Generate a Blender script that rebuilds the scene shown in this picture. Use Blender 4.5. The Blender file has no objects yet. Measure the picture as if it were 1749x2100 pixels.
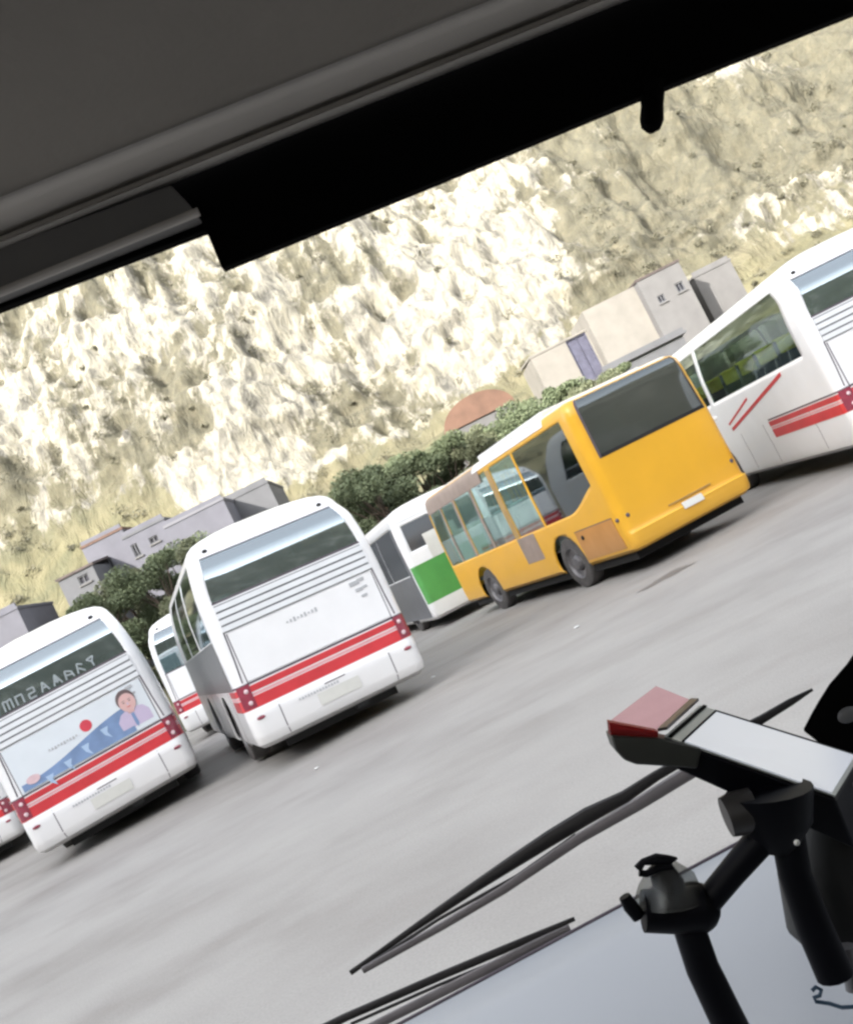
import bpy, bmesh, math, random
import numpy as np
from mathutils import Vector, Matrix, noise
R = math.radians
random.seed(7)
scene = bpy.context.scene
C = scene.collection

# ------------------------------------------------------------------ camera, sky, sun, exposure
F_PX, PITCH, ROLL, CAM_H = 2062.4, 0.041, 0.463, 1.72      # focal length in units of a 1749 x 2100 picture
cam_d = bpy.data.cameras.new('camera'); cam = bpy.data.objects.new('camera', cam_d); C.objects.link(cam)
cam_d.sensor_fit = 'VERTICAL'; cam_d.sensor_height = 24; cam_d.lens = 24 * F_PX / 2100
cam_d.clip_start = 0.02; cam_d.clip_end = 3000
fwd = Vector((0, math.cos(PITCH), math.sin(PITCH))); up0 = Vector((0, -math.sin(PITCH), math.cos(PITCH))); r0 = Vector((1, 0, 0))
cr, sr = math.cos(ROLL), math.sin(ROLL)
cx, cy = cr * r0 - sr * up0, sr * r0 + cr * up0
m = Matrix((cx, cy, -fwd)).transposed().to_4x4(); m.translation = (0, 0, CAM_H)
cam.matrix_world = m
scene.camera = cam

SUN_EL, SUN_AZ = R(27), R(215)          # azimuth clockwise from +Y: behind the camera to the left
w = bpy.data.worlds.new('World'); scene.world = w; w.use_nodes = True
nt = w.node_tree
sky = nt.nodes.new('ShaderNodeTexSky'); sky.sky_type = 'NISHITA'; sky.sun_disc = False
sky.sun_elevation = SUN_EL; sky.sun_rotation = SUN_AZ; sky.air_density = 1.0; sky.dust_density = 2.5; sky.ozone_density = 1.0
bg = nt.nodes['Background']; bg.inputs[1].default_value = 0.15
hs_ = nt.nodes.new('ShaderNodeHueSaturation'); hs_.inputs['Saturation'].default_value = .27      # a milky, thinly clouded sky
nt.links.new(sky.outputs[0], hs_.inputs['Color']); nt.links.new(hs_.outputs[0], bg.inputs[0])
sd = bpy.data.lights.new('sun', 'SUN'); sd.energy = 2.0; sd.angle = R(0.5); sd.color = (1, .955, .88)
sun = bpy.data.objects.new('sun', sd); C.objects.link(sun)
sdir = Vector((math.sin(SUN_AZ) * math.cos(SUN_EL), math.cos(SUN_AZ) * math.cos(SUN_EL), math.sin(SUN_EL)))
sun.rotation_euler = sdir.to_track_quat('Z', 'Y').to_euler()
vs = scene.view_settings; vs.view_transform = 'Standard'; vs.look = 'None'; vs.gamma = 1; vs.use_curve_mapping = False
vs.exposure = 2.3
scene.cycles.filter_width = 2.6

def at(u, v, Y):
    """world point seen at (u, v) of the 1749 x 2100 picture, on the plane y = Y"""
    a, b = (u - 874.5) / F_PX, (v - 1050) / F_PX
    d = fwd + cx * a - cy * b
    return Vector((0, 0, CAM_H)) + d * (Y / d.y)

# ------------------------------------------------------------------ helpers
def tag(o, label=None, cat=None, group=None, kind=None):
    if label: o['label'] = label
    if cat: o['category'] = cat
    if group: o['group'] = group
    if kind: o['kind'] = kind
    return o

def empty(name, loc=(0, 0, 0), rz=0):
    o = bpy.data.objects.new(name, None); C.objects.link(o); o.location = loc; o.rotation_euler = (0, 0, rz)
    o.empty_display_size = .3
    return o

def link(name, me, mat, parent=None, smooth=30):
    if mat is not None: me.materials.append(mat)
    o = bpy.data.objects.new(name, me); C.objects.link(o)
    if parent is not None: o.parent = parent
    if smooth:
        me.polygons.foreach_set('use_smooth', [True] * len(me.polygons))
        try: me.set_sharp_from_angle(angle=R(smooth))
        except Exception: pass
    return o

class MB:
    def __init__(s): s.v = []; s.f = []
    def add(s, vs_, fs_):
        n = len(s.v); s.v += [tuple(p) for p in vs_]; s.f += [tuple(i + n for i in f) for f in fs_]; return s
    def box(s, x0, x1, y0, y1, z0, z1, M=None):
        vs_ = [Vector(p) for p in ((x0,y0,z0),(x1,y0,z0),(x1,y1,z0),(x0,y1,z0),(x0,y0,z1),(x1,y0,z1),(x1,y1,z1),(x0,y1,z1))]
        if M is not None: vs_ = [M @ p for p in vs_]
        return s.add(vs_, [(0,3,2,1),(4,5,6,7),(0,1,5,4),(1,2,6,5),(2,3,7,6),(3,0,4,7)])
    def prism(s, pts, dvec):
        """polygon of 3-D points pushed along dvec"""
        n = len(pts); d = Vector(dvec)
        vs_ = [Vector(p) for p in pts] + [Vector(p) + d for p in pts]
        return s.add(vs_, [tuple(range(n)), tuple(range(2*n-1, n-1, -1))] + [(i, i+n, (i+1) % n + n, (i+1) % n) for i in range(n)])
    def tube(s, pts, rad, n=12, flat=1.0, caps=True):
        pts = [Vector(p) for p in pts]; rr = rad if isinstance(rad, (list, tuple)) else [rad] * len(pts)
        rings = []
        ref = None
        for i, p in enumerate(pts):
            t = (pts[min(i+1, len(pts)-1)] - pts[max(i-1, 0)]).normalized()
            if ref is None: ref = Vector((0, 1, 0)) if abs(t.y) < .9 else Vector((1, 0, 0))
            a = t.cross(ref).normalized(); b = a.cross(t).normalized()
            rings.append([p + (a * math.cos(k*2*math.pi/n) + b * flat * math.sin(k*2*math.pi/n)) * rr[i] for k in range(n)])
        vs_ = [q for r_ in rings for q in r_]; fs_ = []
        for i in range(len(rings)-1):
            for k in range(n):
                fs_.append((i*n+k, i*n+(k+1) % n, (i+1)*n+(k+1) % n, (i+1)*n+k))
        if caps: fs_ += [tuple(range(n))[::-1], tuple((len(rings)-1)*n + k for k in range(n))]
        return s.add(vs_, fs_)
    def ball(s, c, r, sc=(1,1,1), n=16, m_=10):
        c = Vector(c); vs_ = []; fs_ = []
        for i in range(m_+1):
            th = math.pi*i/m_
            for k in range(n):
                ph = 2*math.pi*k/n
                vs_.append(c + Vector((math.sin(th)*math.cos(ph)*sc[0], math.sin(th)*math.sin(ph)*sc[1], math.cos(th)*sc[2]))*r)
        for i in range(m_):
            for k in range(n):
                fs_.append((i*n+k, (i+1)*n+k, (i+1)*n+(k+1) % n, i*n+(k+1) % n))
        return s.add(vs_, fs_)
    def build(s, name, mat, parent=None, bevel=0, smooth=30, label=None):
        me = bpy.data.meshes.new(name); me.from_pydata(s.v, [], s.f); me.update()
        bm = bmesh.new(); bm.from_mesh(me)
        bmesh.ops.recalc_face_normals(bm, faces=bm.faces)
        if bevel:
            bmesh.ops.remove_doubles(bm, verts=bm.verts, dist=1e-5)
            ed = [e for e in bm.edges if len(e.link_faces) == 2 and e.calc_face_angle(0) > R(25)]
            bmesh.ops.bevel(bm, geom=ed, offset=bevel, segments=3, affect='EDGES', profile=.6)
        bm.to_mesh(me); bm.free()
        o = link(name, me, mat, parent, smooth)
        if label: o['label'] = label
        return o

# ------------------------------------------------------------------ materials
def N(t, typ, **kw):
    n = t.nodes.new(typ)
    for k, v in kw.items(): setattr(n, k, v)
    return n
def new_mat(name):
    mt = bpy.data.materials.new(name); mt.use_nodes = True
    return mt, mt.node_tree, mt.node_tree.nodes['Principled BSDF']
def ramp(t, stops):
    r_ = N(t, 'ShaderNodeValToRGB'); e = r_.color_ramp.elements
    while len(e) < len(stops): e.new(.5)
    for i, (p, c) in enumerate(stops): e[i].position = p; e[i].color = tuple(c) + (1,)
    return r_
def paint(name, col, rough=.35, var=.12, scale=3.0, metal=0, coat=0, dirt=None, bump=0):
    mt, t, b = new_mat(name)
    tc = N(t, 'ShaderNodeTexCoord'); n = N(t, 'ShaderNodeTexNoise'); n.inputs['Scale'].default_value = scale; n.inputs['Detail'].default_value = 6
    t.links.new(tc.outputs['Object'], n.inputs['Vector'])
    lo = [c * (1 - var) for c in col]; hi = [min(1, c * (1 + var * .5)) for c in col]
    r_ = ramp(t, [(.3, lo), (.7, hi)]); t.links.new(n.outputs['Fac'], r_.inputs[0])
    out = r_.outputs[0]
    if dirt:      # road grime that grows towards the sills, a stain of the thing itself
        sx = N(t, 'ShaderNodeSeparateXYZ'); t.links.new(tc.outputs['Object'], sx.inputs[0])
        mr = N(t, 'ShaderNodeMapRange'); mr.inputs['From Min'].default_value = 1.0; mr.inputs['From Max'].default_value = .3
        mr.inputs['To Min'].default_value = 0; mr.inputs['To Max'].default_value = dirt
        t.links.new(sx.outputs['Z'], mr.inputs['Value'])
        mu = N(t, 'ShaderNodeMath', operation='MULTIPLY'); t.links.new(mr.outputs[0], mu.inputs[0]); t.links.new(n.outputs['Fac'], mu.inputs[1])
        mx = N(t, 'ShaderNodeMix', data_type='RGBA'); mu.use_clamp = True; t.links.new(mu.outputs[0], mx.inputs['Factor'])
        t.links.new(out, mx.inputs['A']); mx.inputs['B'].default_value = (.30, .25, .19, 1); out = mx.outputs['Result']
    t.links.new(out, b.inputs['Base Color'])
    b.inputs['Roughness'].default_value = rough; b.inputs['Metallic'].default_value = metal
    b.inputs['Coat Weight'].default_value = coat; b.inputs['Coat Roughness'].default_value = .12
    if bump:
        bp = N(t, 'ShaderNodeBump'); bp.inputs['Strength'].default_value = bump; bp.inputs['Distance'].default_value = .02
        n2 = N(t, 'ShaderNodeTexNoise'); n2.inputs['Scale'].default_value = scale * 8; n2.inputs['Detail'].default_value = 4
        t.links.new(tc.outputs['Object'], n2.inputs['Vector']); t.links.new(n2.outputs['Fac'], bp.inputs['Height']); t.links.new(bp.outputs[0], b.inputs['Normal'])
    return mt
def glass(name, tint, refl=.3, rough=.03, see=1.0, dark=(.02, .03, .03), fmax=1.0):
    mt, t, b = new_mat(name); t.nodes.remove(b); o = t.nodes['Material Output']
    tr = N(t, 'ShaderNodeBsdfTransparent'); tr.inputs[0].default_value = tuple(tint) + (1,)
    gl = N(t, 'ShaderNodeBsdfGlossy'); gl.inputs['Roughness'].default_value = rough; gl.inputs['Color'].default_value = (.9, .97, 1, 1)
    fr = N(t, 'ShaderNodeFresnel'); fr.inputs[0].default_value = 1.5
    mr = N(t, 'ShaderNodeMapRange'); mr.inputs['To Min'].default_value = refl; mr.inputs['To Max'].default_value = fmax
    t.links.new(fr.outputs[0], mr.inputs['Value'])
    df = N(t, 'ShaderNodeBsdfDiffuse'); df.inputs[0].default_value = tuple(dark) + (1,)
    m1 = N(t, 'ShaderNodeMixShader'); m1.inputs[0].default_value = see
    t.links.new(df.outputs[0], m1.inputs[1]); t.links.new(tr.outputs[0], m1.inputs[2])
    m2 = N(t, 'ShaderNodeMixShader'); t.links.new(mr.outputs[0], m2.inputs[0]); t.links.new(m1.outputs[0], m2.inputs[1]); t.links.new(gl.outputs[0], m2.inputs[2])
    t.links.new(m2.outputs[0], o.inputs[0])
    return mt

M = {}
M['white'] = paint('white_paint', (.86, .865, .875), .3, .04, 2, coat=.4, dirt=.5)
M['roofwhite'] = paint('white_roof_paint', (.80, .80, .78), .45, .08, 2)
M['rib'] = paint('louvre_white', (.76, .78, .80), .4, .05, 4)
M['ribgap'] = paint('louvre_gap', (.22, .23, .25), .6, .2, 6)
M['red'] = paint('red_stripe', (.62, .045, .055), .35, .15, 3, coat=.3)
M['pinkline'] = paint('pale_pink_line', (.72, .40, .42), .4, .1, 3)
M['darkline'] = paint('dark_seam', (.10, .08, .10), .5, .2, 6)
M['lamp'] = paint('tail_lamp_red', (.30, .045, .075), .25, .2, 12, coat=1)
M['lampwhite'] = paint('lamp_clear', (.75, .55, .58), .15, .1, 12, coat=1)
M['yellow'] = paint('yellow_paint', (.76, .40, .022), .35, .06, 1.5, coat=.35, dirt=.25)
M['yellowdull'] = paint('dull_orange_panel', (.52, .24, .06), .5, .12, 3, dirt=.6)
M['yellowline'] = paint('amber_trim', (.85, .50, .03), .35, .06, 2, coat=.3)
M['green'] = paint('green_paint', (.09, .33, .08), .4, .12, 2, coat=.2)
M['greyside'] = paint('dark_grey_paint', (.13, .135, .15), .35, .15, 2, coat=.2)
M['silver'] = paint('silver_grey_panel', (.20, .205, .21), .3, .12, 2, metal=.2)
M['black'] = paint('black_plastic', (.004, .004, .0045), .5, .2, 10)
M['rubber'] = paint('tyre_rubber', (.085, .080, .078), .85, .3, 10, bump=.4)
M['rim'] = paint('steel_rim', (.17, .165, .17), .5, .25, 8, metal=.4)
M['under'] = paint('underbody', (.006, .006, .006), .9, .3, 4)
M['plate'] = paint('plate_pale', (.66, .66, .62), .5, .06, 6)
M['ochre'] = paint('ochre_trim', (.42, .27, .10), .5, .15, 4)
M['taupe'] = paint('taupe_trim', (.30, .235, .20), .55, .15, 4)
M['inside'] = paint('cabin_lining', (.6, .64, .62), .7, .1, 3)
M['insidedark'] = paint('dark_cabin_floor', (.06, .07, .075), .8, .2, 3)
M['seat'] = paint('seat_cloth_navy', (.05, .07, .12), .9, .25, 8)
M['seatgrey'] = paint('seat_shell_grey', (.17, .20, .20), .6, .15, 6)
M['seatpale'] = paint('seat_shell_pale', (.62, .74, .70), .5, .1, 5)
M['headrest'] = paint('headrest_cover', (.68, .72, .12), .8, .12, 6)
M['curtain'] = paint('rear_curtain', (.14, .34, .27), .9, .25, 5)
M['adpale'] = paint('advert_pale', (.70, .75, .79), .5, .05, 2)
M['adblue'] = paint('advert_blue', (.20, .30, .50), .5, .25, 3)
M['adteal'] = paint('advert_light_blue', (.42, .56, .75), .5, .1, 3)
M['adred'] = paint('advert_red', (.66, .06, .09), .5, .1, 3)
M['skin'] = paint('advert_skin', (.68, .44, .42), .6, .06, 3)
M['hair'] = paint('advert_hair', (.14, .10, .10), .6, .1, 3)
M['shirt'] = paint('advert_shirt', (.56, .48, .64), .6, .08, 3)
M['glassdark'] = glass('dark_rear_glass', (.55, .66, .66), .40, .04, .62, (.035, .075, .085))
M['glassside'] = glass('tinted_side_glass', (.42, .48, .45), .15, .03, .9)
M['glassgrey'] = glass('grey_rear_glass', (.30, .34, .32), .10, .06, .55, (.06, .07, .066))
M['glassclear'] = glass('pale_side_glass', (.88, .97, .93), .07, .02, .84, (.30, .40, .37), .5)
M['glasscoach'] = glass('clear_side_glass', (.86, .90, .84), .05, .02, .96, (.03, .04, .035), .5)
M['glassbus'] = glass('side_glass_mirror', (.25, .3, .27), .22, .04, .6, (.05, .056, .045))
M['glassslate'] = glass('slate_side_glass', (.2, .22, .22), .04, .2, .15, (.085, .09, .10), .4)
M['text'] = paint('white_lettering', (.33, .37, .38), .5, .05, 5)
M['greytext'] = paint('grey_lettering', (.45, .46, .48), .5, .05, 5)

# ------------------------------------------------------------------ bus shells
class Shell:
    """stack of rounded-rectangle plans; u runs round the body from the middle of the rear: 0..1 rear, 1..2 corner, 2..3 side, 3..4 corner, 4..5 front"""
    def __init__(s, W, L, lev, c):
        s.W, s.L, s.c = W, L, c
        a = np.array(lev, float); s.z, s.w, s.r, s.f = a.T
        s.zb, s.zt = s.z[0], s.z[-1]
    def P(s, u, z, off=0):
        sg = 1 if u >= 0 else -1; a = abs(u)
        w_ = np.interp(z, s.z, s.w); r_ = np.interp(z, s.z, s.r); f_ = np.interp(z, s.z, s.f); c_ = min(s.c, w_ * .999)
        if a <= 1: x, y, nx, ny = a*(w_-c_), r_, 0, -1
        elif a <= 2:
            th = (a-1)*math.pi/2; x, y, nx, ny = (w_-c_)+c_*math.sin(th), r_+c_-c_*math.cos(th), math.sin(th), -math.cos(th)
        elif a <= 3: x, y, nx, ny = w_, r_+c_+(a-2)*(s.L-f_-r_-2*c_), 1, 0
        elif a <= 4:
            th = (a-3)*math.pi/2; x, y, nx, ny = (w_-c_)+c_*math.cos(th), s.L-f_-c_+c_*math.sin(th), math.cos(th), math.sin(th)
        else: x, y, nx, ny = (5-a)*(w_-c_), s.L-f_, 0, 1
        return Vector((sg*(x+off*nx), y+off*ny, z))
    def ux(s, a):      # a: metres from the rear's left edge
        x = a - s.W/2; lim = s.W/2 - s.c
        if abs(x) <= lim: return x/lim
        e = min(1, (abs(x)-lim)/s.c); return math.copysign(1 + math.asin(e)/(math.pi/2), x)
    def uy(s, l, side=-1):   # l: metres forward of the rear face
        if l < s.c: return side*(1 + math.acos(max(-1, 1-l/s.c))/(math.pi/2))
        return side*min(3, 2 + (l-s.c)/(s.L-2*s.c))
    def grid(s, us, zs, holes, name, mat, parent, warp=None, arches=()):
        us = sorted(set(round(u, 6) for u in us)); zs = sorted(set(round(z, 6) for z in zs))
        vs_, fs_, moved = [], [], set()
        nu = len(us)
        for z in zs:
            for u in us:
                zz = warp(u, z) if warp else z
                p = s.P(u, zz)
                if 2 <= abs(u) <= 3:
                    for (yc, zc, rad) in arches:
                        dy, dz = p.y-yc, p.z-zc; d = math.hypot(dy, dz)
                        if d < rad:
                            if d < 1e-4: dy, dz, d = 0, 1, 1
                            p = Vector((p.x, yc+dy/d*rad, zc+dz/d*rad)); moved.add(len(vs_))
                vs_.append(p)
        for j in range(len(zs)-1):
            for i in range(nu-1):
                uc, zc = (us[i]+us[i+1])/2, (zs[j]+zs[j+1])/2
                if any(h[0] < uc < h[1] and h[2] < zc < h[3] for h in holes): continue
                q = (j*nu+i, j*nu+i+1, (j+1)*nu+i+1, (j+1)*nu+i)
                if all(k in moved for k in q): continue
                fs_.append(q)
        me = bpy.data.meshes.new(name); me.from_pydata([tuple(v) for v in vs_], [], fs_); me.update()
        bm = bmesh.new(); bm.from_mesh(me); bmesh.ops.remove_doubles(bm, verts=bm.verts, dist=1e-4)
        bmesh.ops.recalc_face_normals(bm, faces=bm.faces)
        bm.to_mesh(me); bm.free()
        o = link(name, me, mat, parent, 35)
        md = o.modifiers.new('thickness', 'SOLIDIFY'); md.thickness = .03; md.offset = -1
        return o
    def patch(s, name, u0, u1, z0, z1, off, mat, parent, th=.008, label=None, warp=None, sm=35, dz=None):
        """thin plate lying on the shell; z0/z1 may be functions of u; u0/u1 may be lists of breaks"""
        nu = max(2, int(abs(u1-u0)*8)+1) if dz is None else dz
        if 1 < abs(u0) < 2 or 1 < abs(u1) < 2 or (u0 < -1 < u1) or (u0 < 1 < u1): nu = max(nu, 16)
        f0 = z0 if callable(z0) else (lambda u: z0); f1 = z1 if callable(z1) else (lambda u: z1)
        br = set(u0+(u1-u0)*i/nu for i in range(nu+1)) | {k for k in (-4,-3,-2,-1,1,2,3,4) if u0 < k < u1}
        us = sorted(br)
        zmid = [z for z in s.z]
        nz = max(2, int(max(abs(f1(u)-f0(u)) for u in us)/.06)+1)
        vs_ = []; fs_ = []; W_ = nz+1
        for o_ in (off, off-th):
            for u in us:
                for j in range(W_):
                    z = f0(u)+(f1(u)-f0(u))*j/nz
                    vs_.append(s.P(u, z, o_))
        n = len(us); B_ = n*W_
        for i in range(n-1):
            for j in range(nz):
                q = (i*W_+j, (i+1)*W_+j, (i+1)*W_+j+1, i*W_+j+1)
                fs_ += [q, tuple(B_+k for k in q[::-1])]
        per = [(i*W_, (i+1)*W_) for i in range(n-1)] + [((i+1)*W_+nz, i*W_+nz) for i in range(n-1)] + [(j+1, j) for j in range(nz)] + [((n-1)*W_+j, (n-1)*W_+j+1) for j in range(nz)]
        fs_ += [(a, a+B_, b+B_, b) for a, b in per]
        mb = MB(); mb.add(vs_, fs_)
        return mb.build(name, mat, parent, smooth=sm, label=label)

def breaks(sh, holes, extra=(), step=.12):
    us = {-5, 5, -1, 1, 0}; lim = sh.W/2-sh.c
    for k in range(1, 7): us |= {1+k/6, -1-k/6, 3+k/6, -3-k/6}
    n = int(sh.L/step)
    for i in range(n+1): us |= {2+i/n, -2-i/n}
    for i in range(12): us |= {i/12, -i/12, 4+i/12, -4-i/12}
    for h in holes: us |= {h[0], h[1]}
    return sorted(us | set(extra))

def wheel(parent, x, y, r, width, side):
    """tyre + rim as one wheel part with a rim sub-part; axle along x; outer face towards side"""
    mb = MB(); n = 36
    prof = [(0, .62*r), (0, .9*r), (.015, .97*r), (.04, r), (width-.04, r), (width-.015, .97*r), (width, .9*r), (width, .5*r)]
    vs_, fs_ = [], []
    for (dx, rr) in prof:
        for k in range(n):
            a = 2*math.pi*k/n; vs_.append((x-side*dx, y+rr*math.cos(a), r+rr*math.sin(a)))
    for i in range(len(prof)-1):
        for k in range(n): fs_.append((i*n+k, i*n+(k+1) % n, (i+1)*n+(k+1) % n, (i+1)*n+k))
    fs_.append(tuple(range((len(prof)-1)*n, len(prof)*n)))
    mb.add(vs_, fs_); t_ = mb.build('wheel', M['rubber'], parent)
    mb = MB(); prof = [(.012, .63*r), (.0, .60*r), (.05, .55*r), (.075, .30*r), (.03, .27*r), (.0, .20*r), (-.01, .0*r+.01)]
    vs_, fs_ = [], []
    for (dx, rr) in prof:
        for k in range(n):
            a = 2*math.pi*k/n; vs_.append((x-side*dx, y+rr*math.cos(a), r+rr*math.sin(a)))
    for i in range(len(prof)-1):
        for k in range(n): fs_.append((i*n+k, i*n+(k+1) % n, (i+1)*n+(k+1) % n, (i+1)*n+k))
    fs_.append(tuple(range((len(prof)-1)*n, len(prof)*n)))
    mb.add(vs_, fs_)
    for k in range(8):
        a = 2*math.pi*k/8; mb.ball((x+side*.004, y+.24*r*math.cos(a), r+.24*r*math.sin(a)), .014, n=6, m_=4)
    mb.build('rim', M['rim'], t_)
    return t_

def seat_mesh():
    a = MB(); a.box(-.23, .23, -.02, .42, .40, .50); 
    Mx = Matrix.Translation((0, -.04, .45)) @ Matrix.Rotation(R(10), 4, 'X')
    a.box(-.23, .23, -.08, .03, 0, .72, Mx); a.box(-.03, .03, .1, .3, 0, .41)
    h = MB(); h.box(-.20, .20, -.095, .045, .50, .745, Mx)
    return a, h
_sa, _sh = seat_mesh()
def seats(root, W, floor, l0, l1, pitch, mat, hmat=None, xs=(-.9, -.42, .42, .9)):
    """rows of seats, facing forward, joined to the cabin floor"""
    proto = None
    l = l0
    while l < l1:
        for x in xs:
            if proto is None:
                o = _sa.build('seat', mat, root, bevel=.02); hh = None
                if hmat: hh = _sh.build('headrest', hmat, o, bevel=.02)
                proto = (o, hh)
            else:
                o = proto[0].copy(); C.objects.link(o); o.parent = root
                if proto[1]:
                    h = proto[1].copy(); C.objects.link(h); h.parent = o
            o.location = (x, l, floor)
        l += pitch

def coach(loc, yaw, L=10, label='', arch=2.4, name='coach', advert=False, curtain=False, win_text=False, lside=None, full=True, glassr='glassdark', headrest=None, mid_badge=True, sidep=False, plain=False, lean=0, scl=1.0):
    """white coach; the Empty stands on the ground under the middle of the rear"""
    W = 2.5
    root = empty(name, loc, yaw); root.location = Vector(loc) + Vector((W/2*math.cos(yaw), W/2*math.sin(yaw), 0))
    if lean: root.location = Vector(loc)
    root.rotation_euler = (0, -lean, yaw); root.scale = (scl,)*3      # stands on a cross fall of the yard
    tag(root, label, 'coach', 'white coaches with red stripes in the parking row')
    lev = [(.30, 1.17, .10, .1), (.36, 1.235, .00, .02), (.45, 1.25, -.035, 0), (.78, 1.25, -.045, 0), (.84, 1.25, -.01, 0), (1.3, 1.25, 0, 0), (1.9, 1.25, .012, .02),
           (2.28, 1.24, .03, .08), (2.45, 1.225, .045, .14), (2.70, 1.19, .07, .2), (2.78, 1.175, .12, .25), (2.86, 1.155, .21, .32), (2.95, 1.13, .325, .4), (3.03, 1.105, .37, .45), (3.10, 1.06, .41, .5), (3.16, .98, .47, .56), (3.205, .85, .55, .66),
           (3.25, .65, .7, .8), (3.29, .40, .9, 1.0), (3.31, .15, 1.1, 1.2), (3.315, .01, 1.22, 1.4)]
    sh = Shell(W, L, lev, .17)
    rw = (sh.ux(.165), sh.ux(2.335), 1.90 if plain else 2.31, 2.93)
    holes = [rw]
    side_l = lside or [(.36, 2.75), (2.83, 5.0), (5.08, 7.2), (7.28, L-1.2)]
    sz0, sz1 = 1.86, 2.94
    for sd_ in (-1, 1):
        for a, b in side_l:
            u0, u1 = sorted((sh.uy(a, sd_), sh.uy(b, sd_))); holes.append((u0, u1, sz0, sz1))
    holes.append((-5.01, -4.15, 1.35, 2.85)); holes.append((4.15, 5.01, 1.35, 2.85))
    zs = [z for z in sh.z] + [.38+.1*i for i in range(26)] + [1.90, 2.31, 2.93, sz0, sz1, 1.35, 2.85]
    zs = [z for z in zs if .30 <= z <= 3.315]
    ar = [(arch, .48, .60), (L-2.6, .48, .60)]
    body = sh.grid(breaks(sh, holes), zs, holes, 'body', M['white'], root, arches=ar)
    for y in (arch, L-2.6):
        for sd_ in (-1, 1): wheel(root, sd_*1.20, y, .48, .28, sd_)
    MB().box(-1.08, 1.08, .25, L-.3, .32, .62).build('underbody', M['under'], root)
    MB().box(-1.15, 1.15, .45, L-.5, 1.10, 1.14).build('floor', M['insidedark'], root)
    # rear glass and its edge
    g = sh.patch('rear_window', rw[0], rw[1], rw[2], rw[3], -.006, M[glassr], root, th=.006)
    for z0_, z1_ in ((rw[2]-.025, rw[2]+.002), (2.93, 2.945)):
        sh.patch('gasket', rw[0]-.02, rw[1]+.02, z0_, z1_, .003, M['darkline'], g)
    for (h) in holes[1:-2]:
        sh.patch('side_window', h[0], h[1], h[2], h[3], -.006, M['glassbus'] if not headrest else M['glasscoach'], root, th=.006)
    # windscreen at the front
    sh.patch('windscreen', -4.999, -4.15, 1.35, 2.85, -.006, M['glassclear'], root, th=.006); sh.patch('windscreen', 4.15, 4.999, 1.35, 2.85, -.006, M['glassclear'], root, th=.006)
    # louvre ribs: four raised slats over a dark grey backing
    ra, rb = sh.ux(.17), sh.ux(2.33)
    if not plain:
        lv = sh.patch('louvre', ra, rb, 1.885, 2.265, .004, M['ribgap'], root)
        for k in range(4):
            z0_ = 1.90 + k*.093
            sh.patch('slat', ra, rb, z0_, z0_+.070, .028, M['rib'], lv, th=.022)
    # engine door
    du, dv = sh.ux(.20), sh.ux(2.30)
    door = sh.patch('engine_door', du, dv, 1.19, 1.865, .012, M['adpale'] if advert else M['white'], root, th=.012)
    for e0, e1 in ((du-.012, du), (dv, dv+.012)):
        sh.patch('door_seam', e0, e1, 1.12, 1.865, .006, M['darkline'], door)
    if mid_badge:
        for i, (dx, dz, s_) in enumerate([(0, 0, .07), (.10, .02, .05), (.03, -.10, .05), (.12, -.09, .035), (.07, -.20, .04)]):
            p = sh.P(sh.ux(2.02+dx), 1.80+dz, .016); bd = MB(); bd.box(p.x-s_, p.x+s_, p.y-.006, p.y+.004, p.z-s_*.42, p.z+s_*.42); bd.build('badge', M['greytext'], door)
        tx = MB()
        for k in range(9):
            p = sh.P(sh.ux(.98+k*.052), 1.69, .015); hh = .010+.010*((k*7) % 3)
            tx.box(p.x-.014, p.x+.014, p.y-.004, p.y+.003, p.z-hh, p.z+hh)
        if not advert: tx.build('lettering', M['greytext'], door)
    for sd_ in (-1, 1):
        q_ = [sh.P(sh.ux(W/2+sd_*1.085), 1.90, .004), sh.P(sh.ux(W/2+sd_*1.10), 1.5, .004), sh.P(sh.ux(W/2+sd_*1.12), 1.2, .004)]
        MB().tube(q_, .009, 6).build('corner_seam', M['darkline'], root)
    if sidep: sh.patch('side_panel', sh.uy(L-.4), sh.uy(.32), 1.14, 1.845, .006, M['silver'], root, label='grey mirror-like panel below the side windows')
    # stripes over the rear and a little round both corners
    e0, e1 = sh.uy(.9, -1), sh.uy(.9, 1)
    if label_c := (lside is not None): e0 = sh.uy(2.9, -1)
    sl = lambda u, zz: zz
    sh.patch('thin_line', e0*.999, e1, 1.150, 1.175, .004, M['darkline'], root)
    sh.patch('red_stripe', e0, e1, 1.045, 1.130, .005, M['red'], root, label='thin red stripe along the rear')
    sh.patch('pale_line', e0, e1, .996, 1.030, .004, M['pinkline'], root)
    sh.patch('red_stripe', e0, e1, .835, .985, .006, M['red'], root, label='broad red stripe along the rear')
    # lamp clusters at both corners
    for sd_ in (-1, 1):
        u0, u1 = sorted((sh.ux(W/2+sd_*1.06), sd_*1.6))
        lc = sh.patch('tail_lamp', u0, u1, .85, 1.16, .016, M['lamp'], root, th=.014)
        for zz in (.92, 1.08):
            p = sh.P(sd_*1.15, zz, .02); MB().ball(p, .030, (1, .45, 1)).build('lens', M['lampwhite'], lc)
        p = sh.P(sd_*1.0, .70, .004); MB().ball(p, .045, (1.3, .3, .55)).build('fog_lamp', M['lamp'], root)
        p = sh.P(sh.ux(W/2+sd_*.98), 3.02, .004); MB().ball(p, .035, (1.1, .6, .8)).build('marker_lamp', M['black'], root)
        us_ = sorted((sh.ux(W/2+sd_*.80), sh.ux(W/2+sd_*.812)))
        sh.patch('bumper_seam', us_[0], us_[1], .36, .80, .003, M['darkline'], root)
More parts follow.
